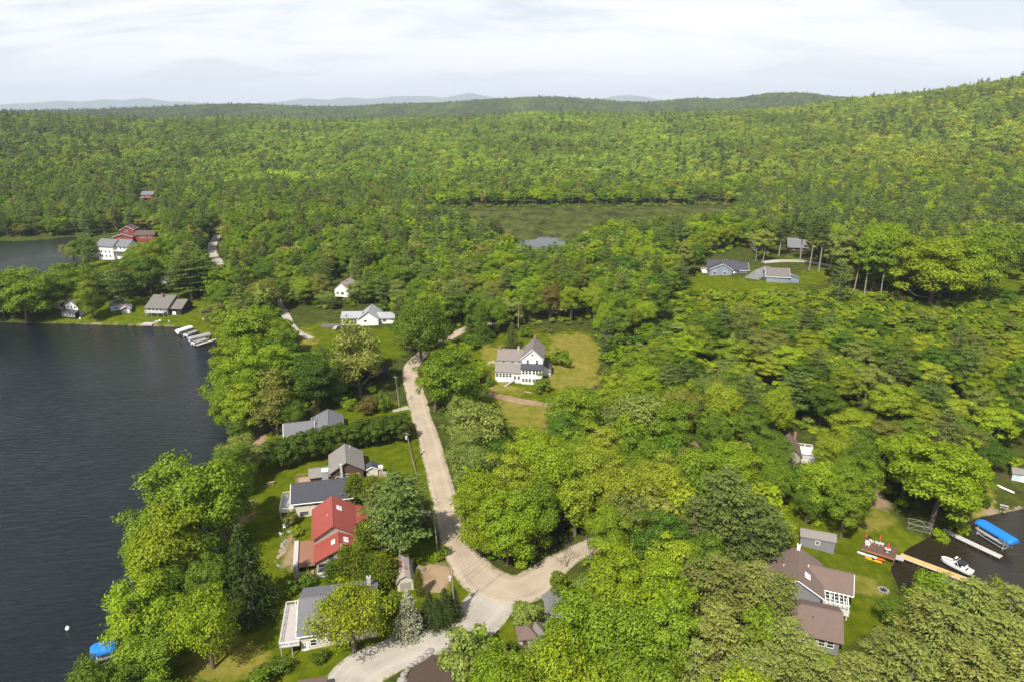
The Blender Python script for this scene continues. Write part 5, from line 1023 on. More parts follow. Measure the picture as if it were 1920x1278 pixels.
picnic('grey picnic table on the rough bank above the blue boat canopy', 1882, 952, -.6, 'grey_deck'); picnic('reddish picnic table alone on the lakeside lawn', 508, 908, .25, 'deck_wood')
for px, py, lab in ((824, 1172, 'blue wheeled bin under the dark pines'), (832, 1170, 'dark blue wheeled bin under the dark pines')):
    q = thing('wheelie_bin', lab, 'bin', G(px, py), .3); MB().add([(-.25, -.3, .05), (.25, -.3, .05), (.25, .3, .05), (-.25, .3, .05), (-.3, -.36, .95), (.3, -.36, .95), (.3, .36, .95), (-.3, .36, .95)], [(0, 3, 2, 1), (4, 5, 6, 7), (0, 1, 5, 4), (1, 2, 6, 5), (2, 3, 7, 6), (3, 0, 4, 7)]).build('body', MATS['blue_plastic' if px == 824 else 'dark_paint'], q)
    MB().box(-.32, .32, -.4, .38, .96, 1.03).build('lid', MATS['blue_plastic'], q)
    for sx in (-.3, .3): MB().tube([(sx - .03, .28, .1), (sx + .03, .28, .1)], .1, 8).build('wheel', MATS['dark_paint'], q)
# planting bed with boulders at the gravel drive
rr = np.random.default_rng(55)
bd = [(805, 1222), (797, 1229), (788, 1236), (780, 1241), (771, 1248), (763, 1256), (757, 1265), (753, 1276), (750, 1290)]
m = MB(); P_ = [G(x + 5, y + 4) for x, y in bd] + [G(850, 1300), G(850, 1240), G(822, 1228)]
m.add([(p.x, p.y, float(ground(p.x, p.y)) + .09) for p in P_], [tuple(range(len(P_)))[::-1]]); m.build('planting_bed', MATS['mulch'], None, kind='structure', label='dark mulched planting bed edged with boulders')
for i, (x, y) in enumerate(bd):
    p = G(x, y); V = unit(rr.normal(0, 1, (26, 3))) * rr.uniform(.75, 1.1, (26, 1)) * np.array([.75, .6, .45]) * rr.uniform(.85, 1.25); bm = bmesh.new()
    for v in V: bm.verts.new(v)
    bmesh.ops.convex_hull(bm, input=bm.verts); me = bpy.data.meshes.new('boulder'); bm.to_mesh(me); bm.free(); me.materials.append(MATS['stone'])
    q = link('boulder', me, label='grey boulder edging the mulched bed by the gravel drive', category='boulder', group='boulders around the planting bed'); q.location = (p.x, p.y, p.z + .15); q.rotation_euler = (0, 0, float(rr.uniform(0, 6)))
def rock(px, py, s, label, group, z=0.05):
    p = G(px, py); V = unit(rr.normal(0, 1, (18, 3))) * rr.uniform(.7, 1.1, (18, 1)) * np.array([1, .8, .55]) * s; bm = bmesh.new()
    for v in V: bm.verts.new(v)
    bmesh.ops.convex_hull(bm, input=bm.verts); me = bpy.data.meshes.new('rock'); bm.to_mesh(me); bm.free(); me.materials.append(MATS['stone'])
    q = link('rock', me, label=label, category='rock', group=group); q.location = (p.x, p.y, p.z + z)
for i in range(26): t = rr.random(); rock(445 - 50 * t + rr.uniform(0, 18), 945 + 90 * t, rr.uniform(.3, .8), 'grey rock in the shore bank below the long grey house', 'shore rocks')
for i in range(16): t = rr.random(); rock(1840 + 90 * t, 967 - 15 * t - rr.uniform(0, 6), rr.uniform(.2, .55), 'pale rock along the bank of the cove', 'cove rocks')
# steps up the bank of the cove
q = thing('bank_stairs', 'dark timber stairs climbing the bank above the cove', 'stairs', (0, 0, 0)); A, B = G(1876, 893), G(1858, 848)
side = Vector((-(B - A).y, (B - A).x, 0)).normalized() * .6
for i in range(14):
    p = A.lerp(B, i / 14); z = float(ground(p.x, p.y)) + .15; d = (B - A).normalized() * .32; MB().slab([(c.x, c.y, z) for c in (p - side, p + side, p + side + d, p - side + d)][::-1], .12).build('tread', MATS['dark_deck'], q)
q.location = (0, 0, 0)
# fire ring on the cove lawn
q = thing('fire_ring', 'ring of stones round a fire pit on the cove lawn', 'fire pit', G(1656, 1106)); 
for i in range(9): a = 6.28 * i / 9; MB().box(.9 * math.cos(a) - .2, .9 * math.cos(a) + .2, .9 * math.sin(a) - .2, .9 * math.sin(a) + .2, -.05, .28).build('stone', MATS['stone'], q)
MB().lathe([(.7, .02), (.68, .05)], 12).build('ash', MATS['dark_paint'], q)
# cars
def car(label, p, yaw, mat):
    q = thing('parked_car', label, 'car', p, yaw); S = [(-2.2, .35), (-2.25, .75), (-1.5, .95), (-.9, 1.42), (.5, 1.45), (1.25, .98), (2.15, .82), (2.25, .4)]
    V = [(x, -.85 if z < 1.2 else -.68, z) for x, z in S] + [(x, .85 if z < 1.2 else .68, z) for x, z in S]; n = len(S)
    MB().add(V, [tuple(range(n))[::-1], tuple(range(n, 2 * n))] + [(i, i + 1, i + 1 + n, i + n) for i in range(n - 1)] + [(n - 1, 0, n, 2 * n - 1)]).build('body', MATS[mat], q)
    for sy in (-1, 1): MB().add([(-1.25, sy * .87, 1.0), (1.0, sy * .87, 1.0), (.42, sy * .71, 1.38), (-.85, sy * .71, 1.38)], [(0, 1, 2, 3)]).build('side_window', MATS['glass'], q)
    for sx in (-1.4, 1.4):
        for sy in (-.8, .8): MB().tube([(sx, sy - .1, .33), (sx, sy + .1, .33)], .33, 12).build('wheel', MATS['dark_paint'], q)
car('white car parked beside the barn-red lodge', G(303, 447), .3, 'gelcoat'); car('dark car parked at the end of the ranch house', G(632, 617), 1.2, 'grey_canvas'); car('white car parked among trees behind the peninsula', G(330, 540), .2, 'gelcoat')
car('white car half hidden beside the dirt road pines', G(789, 968), .2, 'gelcoat')
# handrail frame on the meadow
q = thing('garden_gate', 'white wooden garden rail on the meadow beside the farmhouse', 'railing', G(917, 686), .5); m = MB()
for x in (0, 2.4):
    for y in (0, .9): m.tube([(x, y, -.3), (x, y, 1.2)], .06, 4)
for y in (0, .9): m.tube([(0, y, 1.15), (2.4, y, 1.15)], .06, 4)
m.build('rail', MATS['white_trim'], q); EXCL.append((*G(917, 686)[:2], 3))
# split rail fence beside the mown lawn
q = thing('rail_fence', 'low weathered rail fence between the mown lawn and the road', 'fence', (0, 0, 0)); A, B = G(765, 822), G(785, 912)
for i in range(15):
    p = A.lerp(B, i / 14); z = float(ground(p.x, p.y)); MB().tube([(p.x, p.y, z - .3), (p.x, p.y, z + 1.05)], .07, 5).build('post', MATS['pole_wood'], q)
    if i < 14:
        n_ = A.lerp(B, (i + 1) / 14); z2 = float(ground(n_.x, n_.y))
        for hh in (.45, .9): MB().tube([(p.x, p.y, z + hh), (n_.x, n_.y, z2 + hh)], .05, 4).build('rail', MATS['pole_wood'], q)

# clutter in the yards
def yard_chair(label, px, py, rz, mat='white_trim', group=None):
    q = thing('garden_chair', label, 'chair', G(px, py), rz, group); MB().box(-.3, .3, -.3, .3, .36, .42).build('seat', MATS[mat], q); MB().box(-.3, .3, .26, .32, .43, 1.0).build('backrest', MATS[mat], q)
    for sx in (-.27, .27):
        for sy in (-.27, .27): MB().box(sx - .03, sx + .03, sy - .03, sy + .03, -.05, .36).build('leg', MATS[mat], q)
for px, py, rz in ((533, 990, .4), (541, 985, 1.8), (528, 1003, 2.6)): yard_chair('white garden chair on the rough yard beside the red-roofed house', px, py, rz, 'white_trim', 'chairs in the red-roofed yard')
for px, py, rz in ((150, 599, 0.2), (300, 603, .5), (318, 604, 2.5)): yard_chair('pale chair on the peninsula lawn facing the lake', px, py, rz, 'white_trim', 'chairs on the peninsula lawn')
for i in range(34): t = rr.random(); rock(517 + 28 * t + rr.uniform(-6, 6), 1062 - 68 * t, rr.uniform(.16, .5), 'pale rubble stone in the rough yard beside the red-roofed house', 'rubble in the yard')
def log_pile(label, px, py, rz, n=7):
    q = thing('log_pile', label, 'log pile', G(px, py), rz)
    for k in range(3):
        for i in range(n - k): MB().tube([(-.5, (i + k * .5) * .3, .13 + k * .25), (.5, (i + k * .5) * .3, .13 + k * .25)], .14, 7).build('log', MATS['pole_wood'], q)
log_pile('stacked firewood beside the tiny locker on the lawn', 722, 893, .3); log_pile('stacked firewood at the edge of the bare earth patch', 796, 1070, 1.2)
def plank_pile(label, px, py, rz):
    q = thing('plank_pile', label, 'planks', G(px, py), rz)
    for i in range(6): MB().box(-1.4 + .1 * (i % 3), 1.4 - .15 * (i % 2), -.4 + .28 * (i % 3), -.14 + .28 * (i % 3), .02 + .07 * (i // 3), .08 + .07 * (i // 3)).build('plank', MATS['deck_wood'], q)
plank_pile('pile of loose planks in the rough yard by the lake', 527, 1040, 1.2); plank_pile('pile of old boards below the farmhouse porch', 990, 735, -.4)
board('rowing_boat', 'upturned pale rowing boat on the lakeside lawn', 'rowing boat', G(462, 948) + Vector((0, 0, .1)), 1.1, 3.6, 1.3, 'grey_deck', None, .5)
board('canoe', 'white canoe lying on the rough bank of the cove', 'canoe', G(1885, 918) + Vector((0, 0, .1)), -1.1, 4.2, .8, 'white_trim', None, .35)
q = thing('mailbox', 'grey mailbox on a post at the roadside lawn', 'mailbox', G(758, 812), .3); MB().box(-.06, .06, -.06, .06, -.2, 1.0).build('post', MATS['pole_wood'], q); MB().box(-.28, .28, -.12, .12, 1.0, 1.28).build('box', MATS['steel'], q)
# ------------------------------------------------------------------ trees one can point to
GS = 'maples along the lake shore'
LS = '{size} {tone} maple leaning over the lake shore by the cottages'
for a in [('maple', 282, 1238, 1083, 145, 'bright'), ('full', 200, 1350, 1228, 120, 'mid'), ('full', 338, 1128, 948, 165, 'bright'), ('full', 300, 1090, 930, 120, 'maple'), ('full', 385, 1050, 845, 190, 'maple'), ('maple', 430, 1010, 868, 130, 'maple'),
          ('maple', 345, 1020, 860, 140, 'maple'), ('full', 380, 1105, 985, 95, 'mid'), ('maple', 330, 1190, 1065, 110, 'mid'), ('maple', 455, 905, 815, 95, 'willow'), ('maple', 442, 935, 830, 90, 'mid')]:
    tree_px(*a, LS, GS)
tree_px('locust', 400, 1252, 1098, 140, 'bright', 'feathery yellow-green tree standing alone on the lakeside lawn')
tree_px('spruce', 472, 1152, 977, 108, 'spruce', 'tall dark spruce between the lake and the red-roofed house'); EXCL.append((*G(472, 1152)[:2], 6.0))
tree_px('locust', 665, 1222, 1088, 165, 'locust', 'feathery yellow-green tree spreading over the grey roof with white deck')
M2 = 'maples on the bank of the lake below the ranch house'; L2 = '{size} {tone} maple on the wooded lake bank below the ranch house'
for a in [('full', 476, 690, 566, 115, 'maple'), ('full', 520, 745, 640, 85, 'bright'), ('maple', 445, 735, 640, 95, 'bright'), ('full', 432, 792, 672, 80, 'maple'), ('full', 476, 770, 650, 90, 'bright'), ('maple', 468, 815, 715, 95, 'bright'), ('full', 440, 812, 700, 80, 'maple'),
          ('full', 430, 640, 585, 60, 'maple'), ('maple', 500, 660, 575, 75, 'maple'), ('full', 545, 700, 612, 60, 'mid'), ('willow', 455, 830, 775, 60, 'mid'), ('full', 530, 690, 600, 70, 'maple'), ('maple', 500, 585, 522, 80, 'olive'), ('full', 455, 580, 538, 80, 'maple'), ('full', 425, 600, 548, 70, 'mid'), ('maple', 520, 580, 525, 60, 'mid')]:
    tree_px(*a, L2, M2)
tree_px('maple', 598, 770, 652, 102, 'dark', 'dense dark green maple behind the grey cottage with a white porch')
tree_px('willow', 520, 815, 715, 90, 'olive', 'drooping olive tree beside the sandy beach')
tree_px('maple', 550, 812, 740, 60, 'mid', 'small green tree at the lake end of the grey cottage')
tree_px('willow', 676, 738, 600, 100, 'willow', 'loose pale grey-green tree on the lawn below the ranch house')
tree_px('round', 700, 725, 690, 32, 'copper', 'small dark purple tree beside the black-roofed shed')
tree_px('maple', 792, 690, 556, 112, 'mid', 'tall green tree at the road bend by the ranch house')
tree_px('maple', 818, 665, 575, 75, 'mid', 'slim green tree beside the tall one at the road bend')
tree_px('maple', 852, 792, 648, 128, 'maple', 'big green maple between the road and the white farmhouse')
tree_px('maple', 815, 770, 665, 80, 'maple', 'green roadside maple next to the big one below the farmhouse')
tree_px('willow', 900, 868, 752, 120, 'willow', 'grey-green windblown willow by the road below the farmhouse')
tree_px('spruce', 905, 641, 563, 42, 'mid', 'tall pointed spruce beside the bend in the road')
tree_px('spruce', 882, 628, 590, 30, 'mid', 'short spruce at the roadside next to the pointed one')
tree_px('spruce', 960, 652, 603, 34, 'pine', 'small young spruce behind the white farmhouse')
tree_px('maple', 1076, 832, 722, 118, 'maple', 'dense rounded maple at the edge of the farmhouse meadow')
tree_px('maple', 1030, 600, 525, 52, 'rust', 'reddish brown tree at the far edge of the farmhouse clearing')
tree_px('pine', 752, 1058, 884, 122, 'pine', 'big spreading pine between the road and the red-roofed house')
tree_px('pine', 715, 1046, 905, 80, 'pine', 'pine growing against the red-roofed house beside the big one')
tree_px('pine', 790, 1000, 925, 60, 'pine', 'smaller pine at the roadside next to the big one')
CG = 'cedars around the red-roofed house'; CL = 'pointed green cedar growing close to the red-roofed house'
for a in [('cedar', 668, 945, 888, 40, 'cedar'), ('cedar', 698, 945, 893, 42, 'cedar'), ('cedar', 690, 1060, 975, 45, 'cedar'), ('cedar', 722, 1100, 1035, 46, 'cedar'), ('cedar', 655, 1090, 1022, 42, 'cedar'), ('cedar', 680, 1092, 1020, 44, 'cedar'), ('cedar', 632, 1095, 1050, 40, 'hedge'), ('cedar', 700, 1095, 1035, 40, 'hedge')]:
    tree_px(*a, CL, CG)
tree_px('cedar', 786, 1118, 1065, 17, 'cedar', 'thin pointed cedar standing beside the barn shed')
tree_px('spruce', 769, 1192, 1102, 60, 'blue', 'pale silvery blue spruce beside the gravel drive')
DP = 'dark dwarf pines at the road junction'
for a in [('spruce', 805, 1170, 1105, 46, 'spruce'), ('spruce', 835, 1168, 1100, 48, 'spruce'), ('spruce', 852, 1158, 1100, 38, 'spruce'), ('spruce', 820, 1175, 1118, 42, 'spruce')]:
    tree_px(*a, 'short dark pine clustered by the white utility pole', DP)
tree_px('round', 740, 1150, 1105, 34, 'mid', 'rounded green bush beside the grey roof and the blue spruce')
tree_px('round', 987, 1178, 1128, 72, 'willow', 'round light green shrub on the island between the drives')
tree_px('round', 1048, 1118, 1068, 46, 'maple', 'round dark green bush at the start of the paved drive')
HG = 'trees of the tall clipped hedge'
for i in range(13):
    t = i / 12; tree_px('round', 500 + 250 * t, 888 - 62 * t - 6 * math.sin(3.14 * t), 828 - 52 * t - 8 * math.sin(3.14 * t), 56, 'hedge', 'dark green tree in the tall hedge between the two cottages', HG)
for i in range(9):
    t = i / 8; tree_px('round', 525 + 225 * t, 872 - 58 * t, 818 - 46 * t, 50, 'hedge', 'dark green tree in the tall hedge between the two cottages', HG)
# right hand wood
MG = 'big maples beside the paved drive'; ML = 'huge {size} {tone} maple beside the short paved drive'
for a in [('maple', 1165, 1220, 1038, 160, 'bright'), ('full', 1235, 1215, 1055, 150, 'bright'), ('full', 1075, 1290, 1105, 150, 'bright'), ('maple', 1150, 1330, 1130, 170, 'maple'), ('maple', 1230, 1310, 1130, 150, 'maple'), ('full', 1050, 1380, 1190, 150, 'bright'), ('maple', 1190, 1400, 1205, 170, 'maple'), ('maple', 1110, 1185, 1072, 90, 'willow')]:
    tree_px(*a, ML, MG)
tree_px('round', 1412, 1262, 1128, 88, 'maple', 'egg-shaped bright green tree among the pines')
PG = 'pines by the brown-roofed lake houses'; PL = '{size} {tone} spreading pine in the grove near {mark}'
for a in [('pine', 1345, 1062, 878, 130, 'pine'), ('pine', 1400, 1072, 925, 110, 'pine'), ('pine', 1290, 1062, 935, 100, 'pine'), ('pine', 1430, 1060, 945, 90, 'pine'), ('pine', 1330, 1190, 1040, 120, 'pale_pine'), ('pine', 1400, 1180, 1055, 100, 'pale_pine'), ('pine', 1285, 1150, 1040, 90, 'pale_pine'), ('pine', 1340, 1290, 1130, 110, 'pale_pine'), ('pine', 1450, 1200, 1075, 80, 'pale_pine'),
          ('pine', 1460, 1290, 1160, 100, 'pale_pine'), ('pine', 1400, 1340, 1215, 110, 'pale_pine'), ('pine', 1500, 1340, 1205, 100, 'pale_pine'), ('pine', 1290, 1350, 1200, 100, 'pale_pine'),
          ('pine', 1715, 1275, 1110, 130, 'pale_pine'), ('pine', 1790, 1240, 1085, 140, 'pale_pine'), ('pine', 1860, 1250, 1100, 130, 'pale_pine'), ('pine', 1740, 1320, 1140, 150, 'pale_pine'), ('pine', 1650, 1340, 1185, 110, 'pale_pine'), ('pine', 1590, 1350, 1225, 100, 'pale_pine'), ('pine', 1840, 1330, 1160, 150, 'pale_pine'), ('pine', 1930, 1330, 1160, 140, 'pale_pine'), ('pine', 1680, 1400, 1210, 140, 'pale_pine'), ('pine', 1790, 1420, 1220, 150, 'pale_pine'), ('pine', 1900, 1420, 1220, 150, 'pale_pine'), ('pine', 1570, 1410, 1230, 120, 'pale_pine'), ('pine', 1960, 1270, 1130, 110, 'pale_pine'),
          ('pine', 1650, 1290, 1175, 80, 'pale_pine')]:
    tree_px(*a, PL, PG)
for a in [('willow', 1745, 1150, 1068, 80, 'bright'), ('willow', 1830, 1180, 1085, 80, 'bright')]:
    tree_px(*a, 'bright green leafy tree between the pines and the cove', 'leafy trees at the edge of the cove')
tree_px('oak', 1742, 990, 826, 190, 'bright', 'wide bright green oak on the lawn beside the cove')
tree_px('oak', 1690, 930, 800, 130, 'bright', 'green oak standing behind the wide one at the cove')
tree_px('oak', 1800, 970, 850, 90, 'bright', 'smaller green oak on the bank above the blue boat cover')
tree_px('maple', 1576, 1008, 880, 95, 'maple', 'loose green tree on the lawn above the grey shed')
tree_px('maple', 1510, 985, 905, 55, 'mid', 'small green tree on the lawn below the ruined brown house')
tree_px('maple', 1595, 960, 850, 100, 'maple', 'green tree beside the ruined brown house')
tree_px('maple', 1452, 905, 835, 60, 'mid', 'deep green tree hiding the left wall of the run-down house')
tree_px('maple', 1540, 905, 850, 50, 'maple', 'small green tree in front of the bleached deck')
tree_px('bare', 1474, 905, 840, 45, 'olive', 'bare pale tree in front of the ruined brown house')
tree_px('bare', 1145, 745, 690, 40, 'olive', 'bare grey tree at the edge of the farmhouse meadow', var=1)
tree_px('cedar', 1134, 745, 692, 22, 'olive', 'thin grey-green cedar at the edge of the farmhouse meadow')
tree_px('bare', 1105, 1050, 985, 55, 'olive', 'bare pale tree at the side track beyond the junction', var=2)
tree_px('bare', 1062, 1062, 1000, 40, 'olive', 'thin bare tree in front of the roadside wood', var=0)
tree_px('bare', 866, 812, 775, 40, 'olive', 'grey leafless bush below the big roadside maple', var=1)
RG = 'leafy trees of the roadside wood'; RL = '{size} {tone} leafy tree in the wood between the dirt road and {mark}'
for a in [('full', 900, 1010, 880, 110, 'bright'), ('full', 950, 1058, 912, 115, 'bright'), ('full', 903, 1044, 930, 88, 'bright'), ('full', 1003, 1040, 890, 105, 'maple'), ('maple', 960, 980, 850, 120, 'yellow'), ('maple', 1030, 970, 825, 120, 'bright'), ('full', 890, 940, 830, 95, 'willow'), ('maple', 1100, 960, 830, 120, 'yellow'), ('maple', 1160, 990, 860, 110, 'yellow'), ('maple', 1000, 905, 800, 110, 'bright'),
          ('willow', 1078, 1004, 890, 95, 'yellow'), ('willow', 1180, 1040, 925, 100, 'olive'), ('maple', 1230, 980, 850, 110, 'yellow'), ('full', 880, 900, 800, 90, 'willow'), ('maple', 1300, 960, 835, 110, 'maple'), ('maple', 1370, 930, 820, 110, 'bright'), ('willow', 1200, 840, 730, 120, 'willow'), ('willow', 1150, 830, 745, 80, 'willow'), ('maple', 1250, 860, 745, 100, 'maple'), ('maple', 1390, 850, 770, 80, 'mid'), ('maple', 1440, 880, 800, 80, 'mid'), ('maple', 1440, 960, 860, 80, 'maple'), ('maple', 1130, 900, 800, 100, 'yellow'), ('maple', 1190, 920, 815, 100, 'maple')]:
    tree_px(*a, RL, RG)
for bx_, by_, tp, w_, t_, lb in [(1052, 684, 655, 52, 'maple', 'wide leafy bush beside the farmhouse porch'), (985, 632, 612, 30, 'mid', 'rounded bush on the meadow behind the farmhouse'), (919, 722, 703, 24, 'mid', 'rounded green bush at the top of the farm track'), (1016, 735, 703, 40, 'maple', 'leafy bush against the front porch of the farmhouse'), (1018, 622, 613, 14, 'olive', 'tiny olive bush on the far meadow edge'), (1033, 625, 615, 14, 'olive', 'small olive bush at the back of the meadow'),
                                  (520, 1260, 1235, 60, 'mid', 'sprawling bush on the lakeside lawn near the white deck'), (490, 1275, 1250, 50, 'mid', 'low bush below the sprawling one on the lakeside lawn'), (600, 1240, 1222, 40, 'mid', 'bush below the white railed deck'), (545, 985, 955, 34, 'olive', 'grey-green bush beside the long grey house'), (555, 1005, 985, 26, 'bright', 'small bright bush beside the timber terrace of the red-roofed house'), (575, 1100, 1072, 40, 'mid', 'bush at the foot of the red-roofed house steps'), (548, 1112, 1085, 34, 'mid', 'flowering bush below the red-roofed house'),
                                  (690, 775, 745, 50, 'rust', 'brownish bush at the roadside above the hedge'), (720, 770, 735, 36, 'mid', 'green bush beside the pale roadside pole'), (655, 765, 745, 40, 'bright', 'bright bush behind the grey cottage'), (930, 1262, 1205, 60, 'mid', 'dark bush in front of the small pavilion'), (957, 1225, 1195, 30, 'mid', 'small bush beside the pavilion'), (835, 1040, 1020, 22, 'bright', 'bright bush at the foot of the roadside pole'), (822, 1052, 1032, 20, 'bright', 'small bright bush beside the earth patch'),
                                  (920, 1300, 1222, 110, 'willow', 'big feathery bush beside the planting bed'), (870, 1300, 1180, 100, 'willow', 'loose green tree over the planting bed'), (1765, 1010, 985, 40, 'bright', 'bush at the waterline below the oak'), (1800, 1000, 972, 40, 'bright', 'bush on the bank beside the blue canopy'), (1845, 952, 925, 26, 'mid', 'small bush on the rough bank by the picnic table'), (1900, 878, 850, 34, 'bright', 'leafy bush above the tiny blue hut')]:
    tree_px('sapling' if w_ > 90 else 'shrub', bx_, by_, tp, w_, t_, lb)
for bx_, by_, tp, w_, lb in [(1325, 745, 690, 34, 'bare grey tree among the green oaks'), (1300, 800, 745, 40, 'bare brown tree beside the small dark clearing'), (1345, 800, 750, 36, 'bare tree near the dark clearing and the oaks'), (1410, 800, 735, 44, 'pale bare tree above the run-down house')]:
    tree_px('bare', bx_, by_, tp, w_, 'olive', lb)
# peninsula
VG = 'trees on the peninsula'; VL = '{size} {tone} leafy tree on the lake peninsula near {mark}'
for a in [('full', 50, 604, 497, 105, 'maple'), ('full', 10, 600, 510, 70, 'mid'), ('full', 130, 575, 492, 95, 'maple'), ('full', 175, 598, 520, 62, 'maple'), ('full', 95, 585, 505, 60, 'mid'), ('full', 285, 553, 470, 62, 'mid'), ('full', 298, 525, 450, 55, 'maple'), ('full', 262, 520, 468, 50, 'maple'), ('full', 165, 490, 440, 50, 'mid'), ('full', -30, 600, 500, 90, 'mid')]:
    tree_px(*a, VL, VG)
for a in [('pine', 230, 578, 488, 60, 'pine'), ('pine', 360, 562, 470, 85, 'pine'), ('pine', 335, 560, 500, 45, 'pine'), ('pine', 385, 560, 485, 55, 'pine')]:
    tree_px(*a, 'dark layered pine on the peninsula near the grey house', 'pines on the peninsula')
tree_px('willow', 139, 490, 452, 40, 'willow', 'pale thin-leaved tree at the tip of the small bay')
tree_px('bare', 120, 595, 552, 40, 'olive', 'leaning bare tree on the peninsula shore')
tree_px('maple', 405, 618, 565, 60, 'olive', 'olive tree leaning over the pontoon dock')
# hill on the right
for a in [('full', 1740, 570, 402, 150, 'bright'), ('full', 1790, 560, 400, 130, 'bright'), ('full', 1690, 540, 410, 110, 'bright'), ('full', 1640, 520, 410, 90, 'bright'), ('full', 1860, 520, 405, 110, 'maple'), ('full', 1830, 550, 430, 100, 'maple')]:
    tree_px(*a, 'tall spreading bright green tree in the grove on the hill', 'tall trees of the hill grove')
for a in [('tall_pine', 1517, 507, 402, 32, 'pine'), ('tall_pine', 1535, 510, 400, 34, 'pine'), ('tall_pine', 1500, 490, 405, 34, 'pine'), ('tall_pine', 1460, 480, 410, 34, 'pine')]:
    tree_px(*a, 'tall bare-stemmed pine beside the brown cabin', 'pines by the brown cabin')
for a in [('birch', 1560, 530, 418, 46, 'willow'), ('birch', 1572, 545, 425, 46, 'willow'), ('birch', 1600, 550, 430, 48, 'maple'), ('birch', 1620, 556, 425, 50, 'maple'), ('birch', 1650, 560, 430, 46, 'maple'), ('birch', 1588, 535, 420, 46, 'willow')]:
    tree_px(*a, 'slender pale-trunked tree at the edge of the hill grove', 'birches on the hill')
for a in [('bare', 1416, 490, 435, 34, 'olive'), ('birch', 1430, 492, 425, 34, 'willow'), ('birch', 1283, 525, 447, 36, 'willow')]:
    tree_px(*a, 'thin trees near the blue-grey house on the hill' if a[0] == 'bare' else 'slender birch near the blue-grey house on the hill', None if a[0] == 'bare' else 'birches by the blue-grey house')

# ------------------------------------------------------------------ filling the woods
OPEN = [  # places the photograph shows open (water, road, lawn, roofs): no crown may hide them
 [(-200, 606), (80, 606), (335, 612), (412, 640), (408, 700), (402, 760), (415, 830), (360, 850), (255, 900), (232, 1000), (188, 1090), (165, 1200), (150, 1400), (-200, 1400)],
 [(-200, 452), (140, 443), (165, 470), (120, 490), (30, 527), (-200, 530)], [(80, 606), (115, 562), (165, 560), (210, 565), (268, 560), (290, 553), (345, 552), (420, 580), (412, 640), (335, 612)],
 [(178, 492), (178, 452), (212, 430), (290, 432), (300, 445), (240, 462), (240, 500), (190, 515)], [(296, 505), (330, 500), (332, 535), (296, 535)], [(388, 450), (420, 450), (425, 495), (395, 495)], [(262, 352), (290, 352), (290, 376), (262, 376)],
 [(850, 390), (1380, 384), (1360, 398), (1280, 402), (1180, 405), (1100, 415), (1070, 430), (1065, 452), (1005, 462), (992, 440), (930, 414), (860, 396)],
 [(520, 565), (640, 600), (640, 578), (680, 572), (738, 590), (738, 612), (755, 650), (755, 680), (700, 690), (560, 670), (535, 615)], [(618, 518), (648, 520), (648, 555), (620, 550)],
 [(750, 675), (790, 690), (812, 780), (835, 880), (858, 960), (900, 1060), (960, 1075), (1030, 1050), (1105, 1010), (1120, 1025), (1035, 1080), (1060, 1130), (1040, 1170), (960, 1150), (930, 1190), (780, 1278), (540, 1278), (700, 1210), (790, 1180), (865, 1140), (840, 1080), (800, 960), (770, 830), (750, 740)],
 [(820, 640), (880, 612), (890, 620), (840, 645)], [(895, 650), (960, 612), (1105, 612), (1132, 650), (1115, 728), (1025, 755), (1025, 800), (960, 800), (900, 745), (890, 690)],
 [(555, 770), (640, 760), (750, 745), (765, 800), (775, 830), (810, 950), (690, 980), (700, 1050), (620, 1080), (545, 1070), (520, 1000), (455, 960), (480, 900), (470, 850), (475, 790)],
 [(300, 1280), (440, 1150), (560, 1100), (740, 1090), (760, 1220), (600, 1278)], [(740, 1045), (850, 1045), (850, 1110), (745, 1110)], [(965, 1160), (1020, 1160), (1020, 1215), (930, 1215)],
 [(1285, 545), (1318, 478), (1410, 470), (1440, 488), (1470, 440), (1516, 440), (1525, 490), (1560, 500), (1560, 540), (1430, 540)], [(1835, 480), (1895, 480), (1920, 500), (1920, 540), (1840, 525)],
 [(1462, 818), (1545, 830), (1545, 885), (1470, 880)], [(1480, 935), (1520, 1000), (1640, 905), (1700, 985), (1830, 965), (1860, 850), (1920, 830), (1960, 870), (1960, 1110), (1830, 1085), (1700, 1110), (1650, 1110), (1570, 1240), (1480, 1220), (1450, 1110), (1450, 1030), (1490, 1000)],
 [(1275, 815), (1315, 800), (1320, 860), (1280, 862)], [(425, 985), (525, 985), (530, 1150), (425, 1150)], [(985, 1062), (1040, 1030), (1108, 1000), (1125, 1022), (1060, 1060), (1010, 1100)]]
SHRUB_PX = [[(1265, 548), (1400, 548), (1560, 545), (1720, 575), (1960, 560), (1960, 690), (1700, 660), (1500, 640), (1260, 640)], [(1140, 640), (1270, 600), (1270, 700), (1140, 740)], [(1840, 850), (1960, 800), (1960, 940), (1850, 930)], [(995, 618), (1140, 600), (1140, 640), (1100, 625)]]
PINE_PX = [[(760, 440), (860, 400), (1010, 430), (1010, 475), (900, 500), (780, 500)], [(1180, 440), (1280, 440), (1260, 500), (1190, 500)], [(1380, 370), (1960, 370), (1960, 450), (1440, 470), (1380, 440)], [(-200, 380), (260, 370), (420, 430), (420, 470), (-200, 455)]]
OAK_PX = [[(1230, 690), (1500, 645), (1960, 655), (1960, 860), (1850, 850), (1640, 890), (1450, 800), (1250, 770)]]
SX, SY = 4, 4
mw, mh = (1920 + 400) // SX, (1278 + 300) // SY
gx_, gy_ = np.meshgrid(np.arange(mw) * SX - 200 + 2, np.arange(mh) * SY + 2)
openm = np.zeros((mh, mw), bool)
for p in OPEN: openm |= inpoly(gx_, gy_, p)
filled = np.zeros((mh, mw), bool)
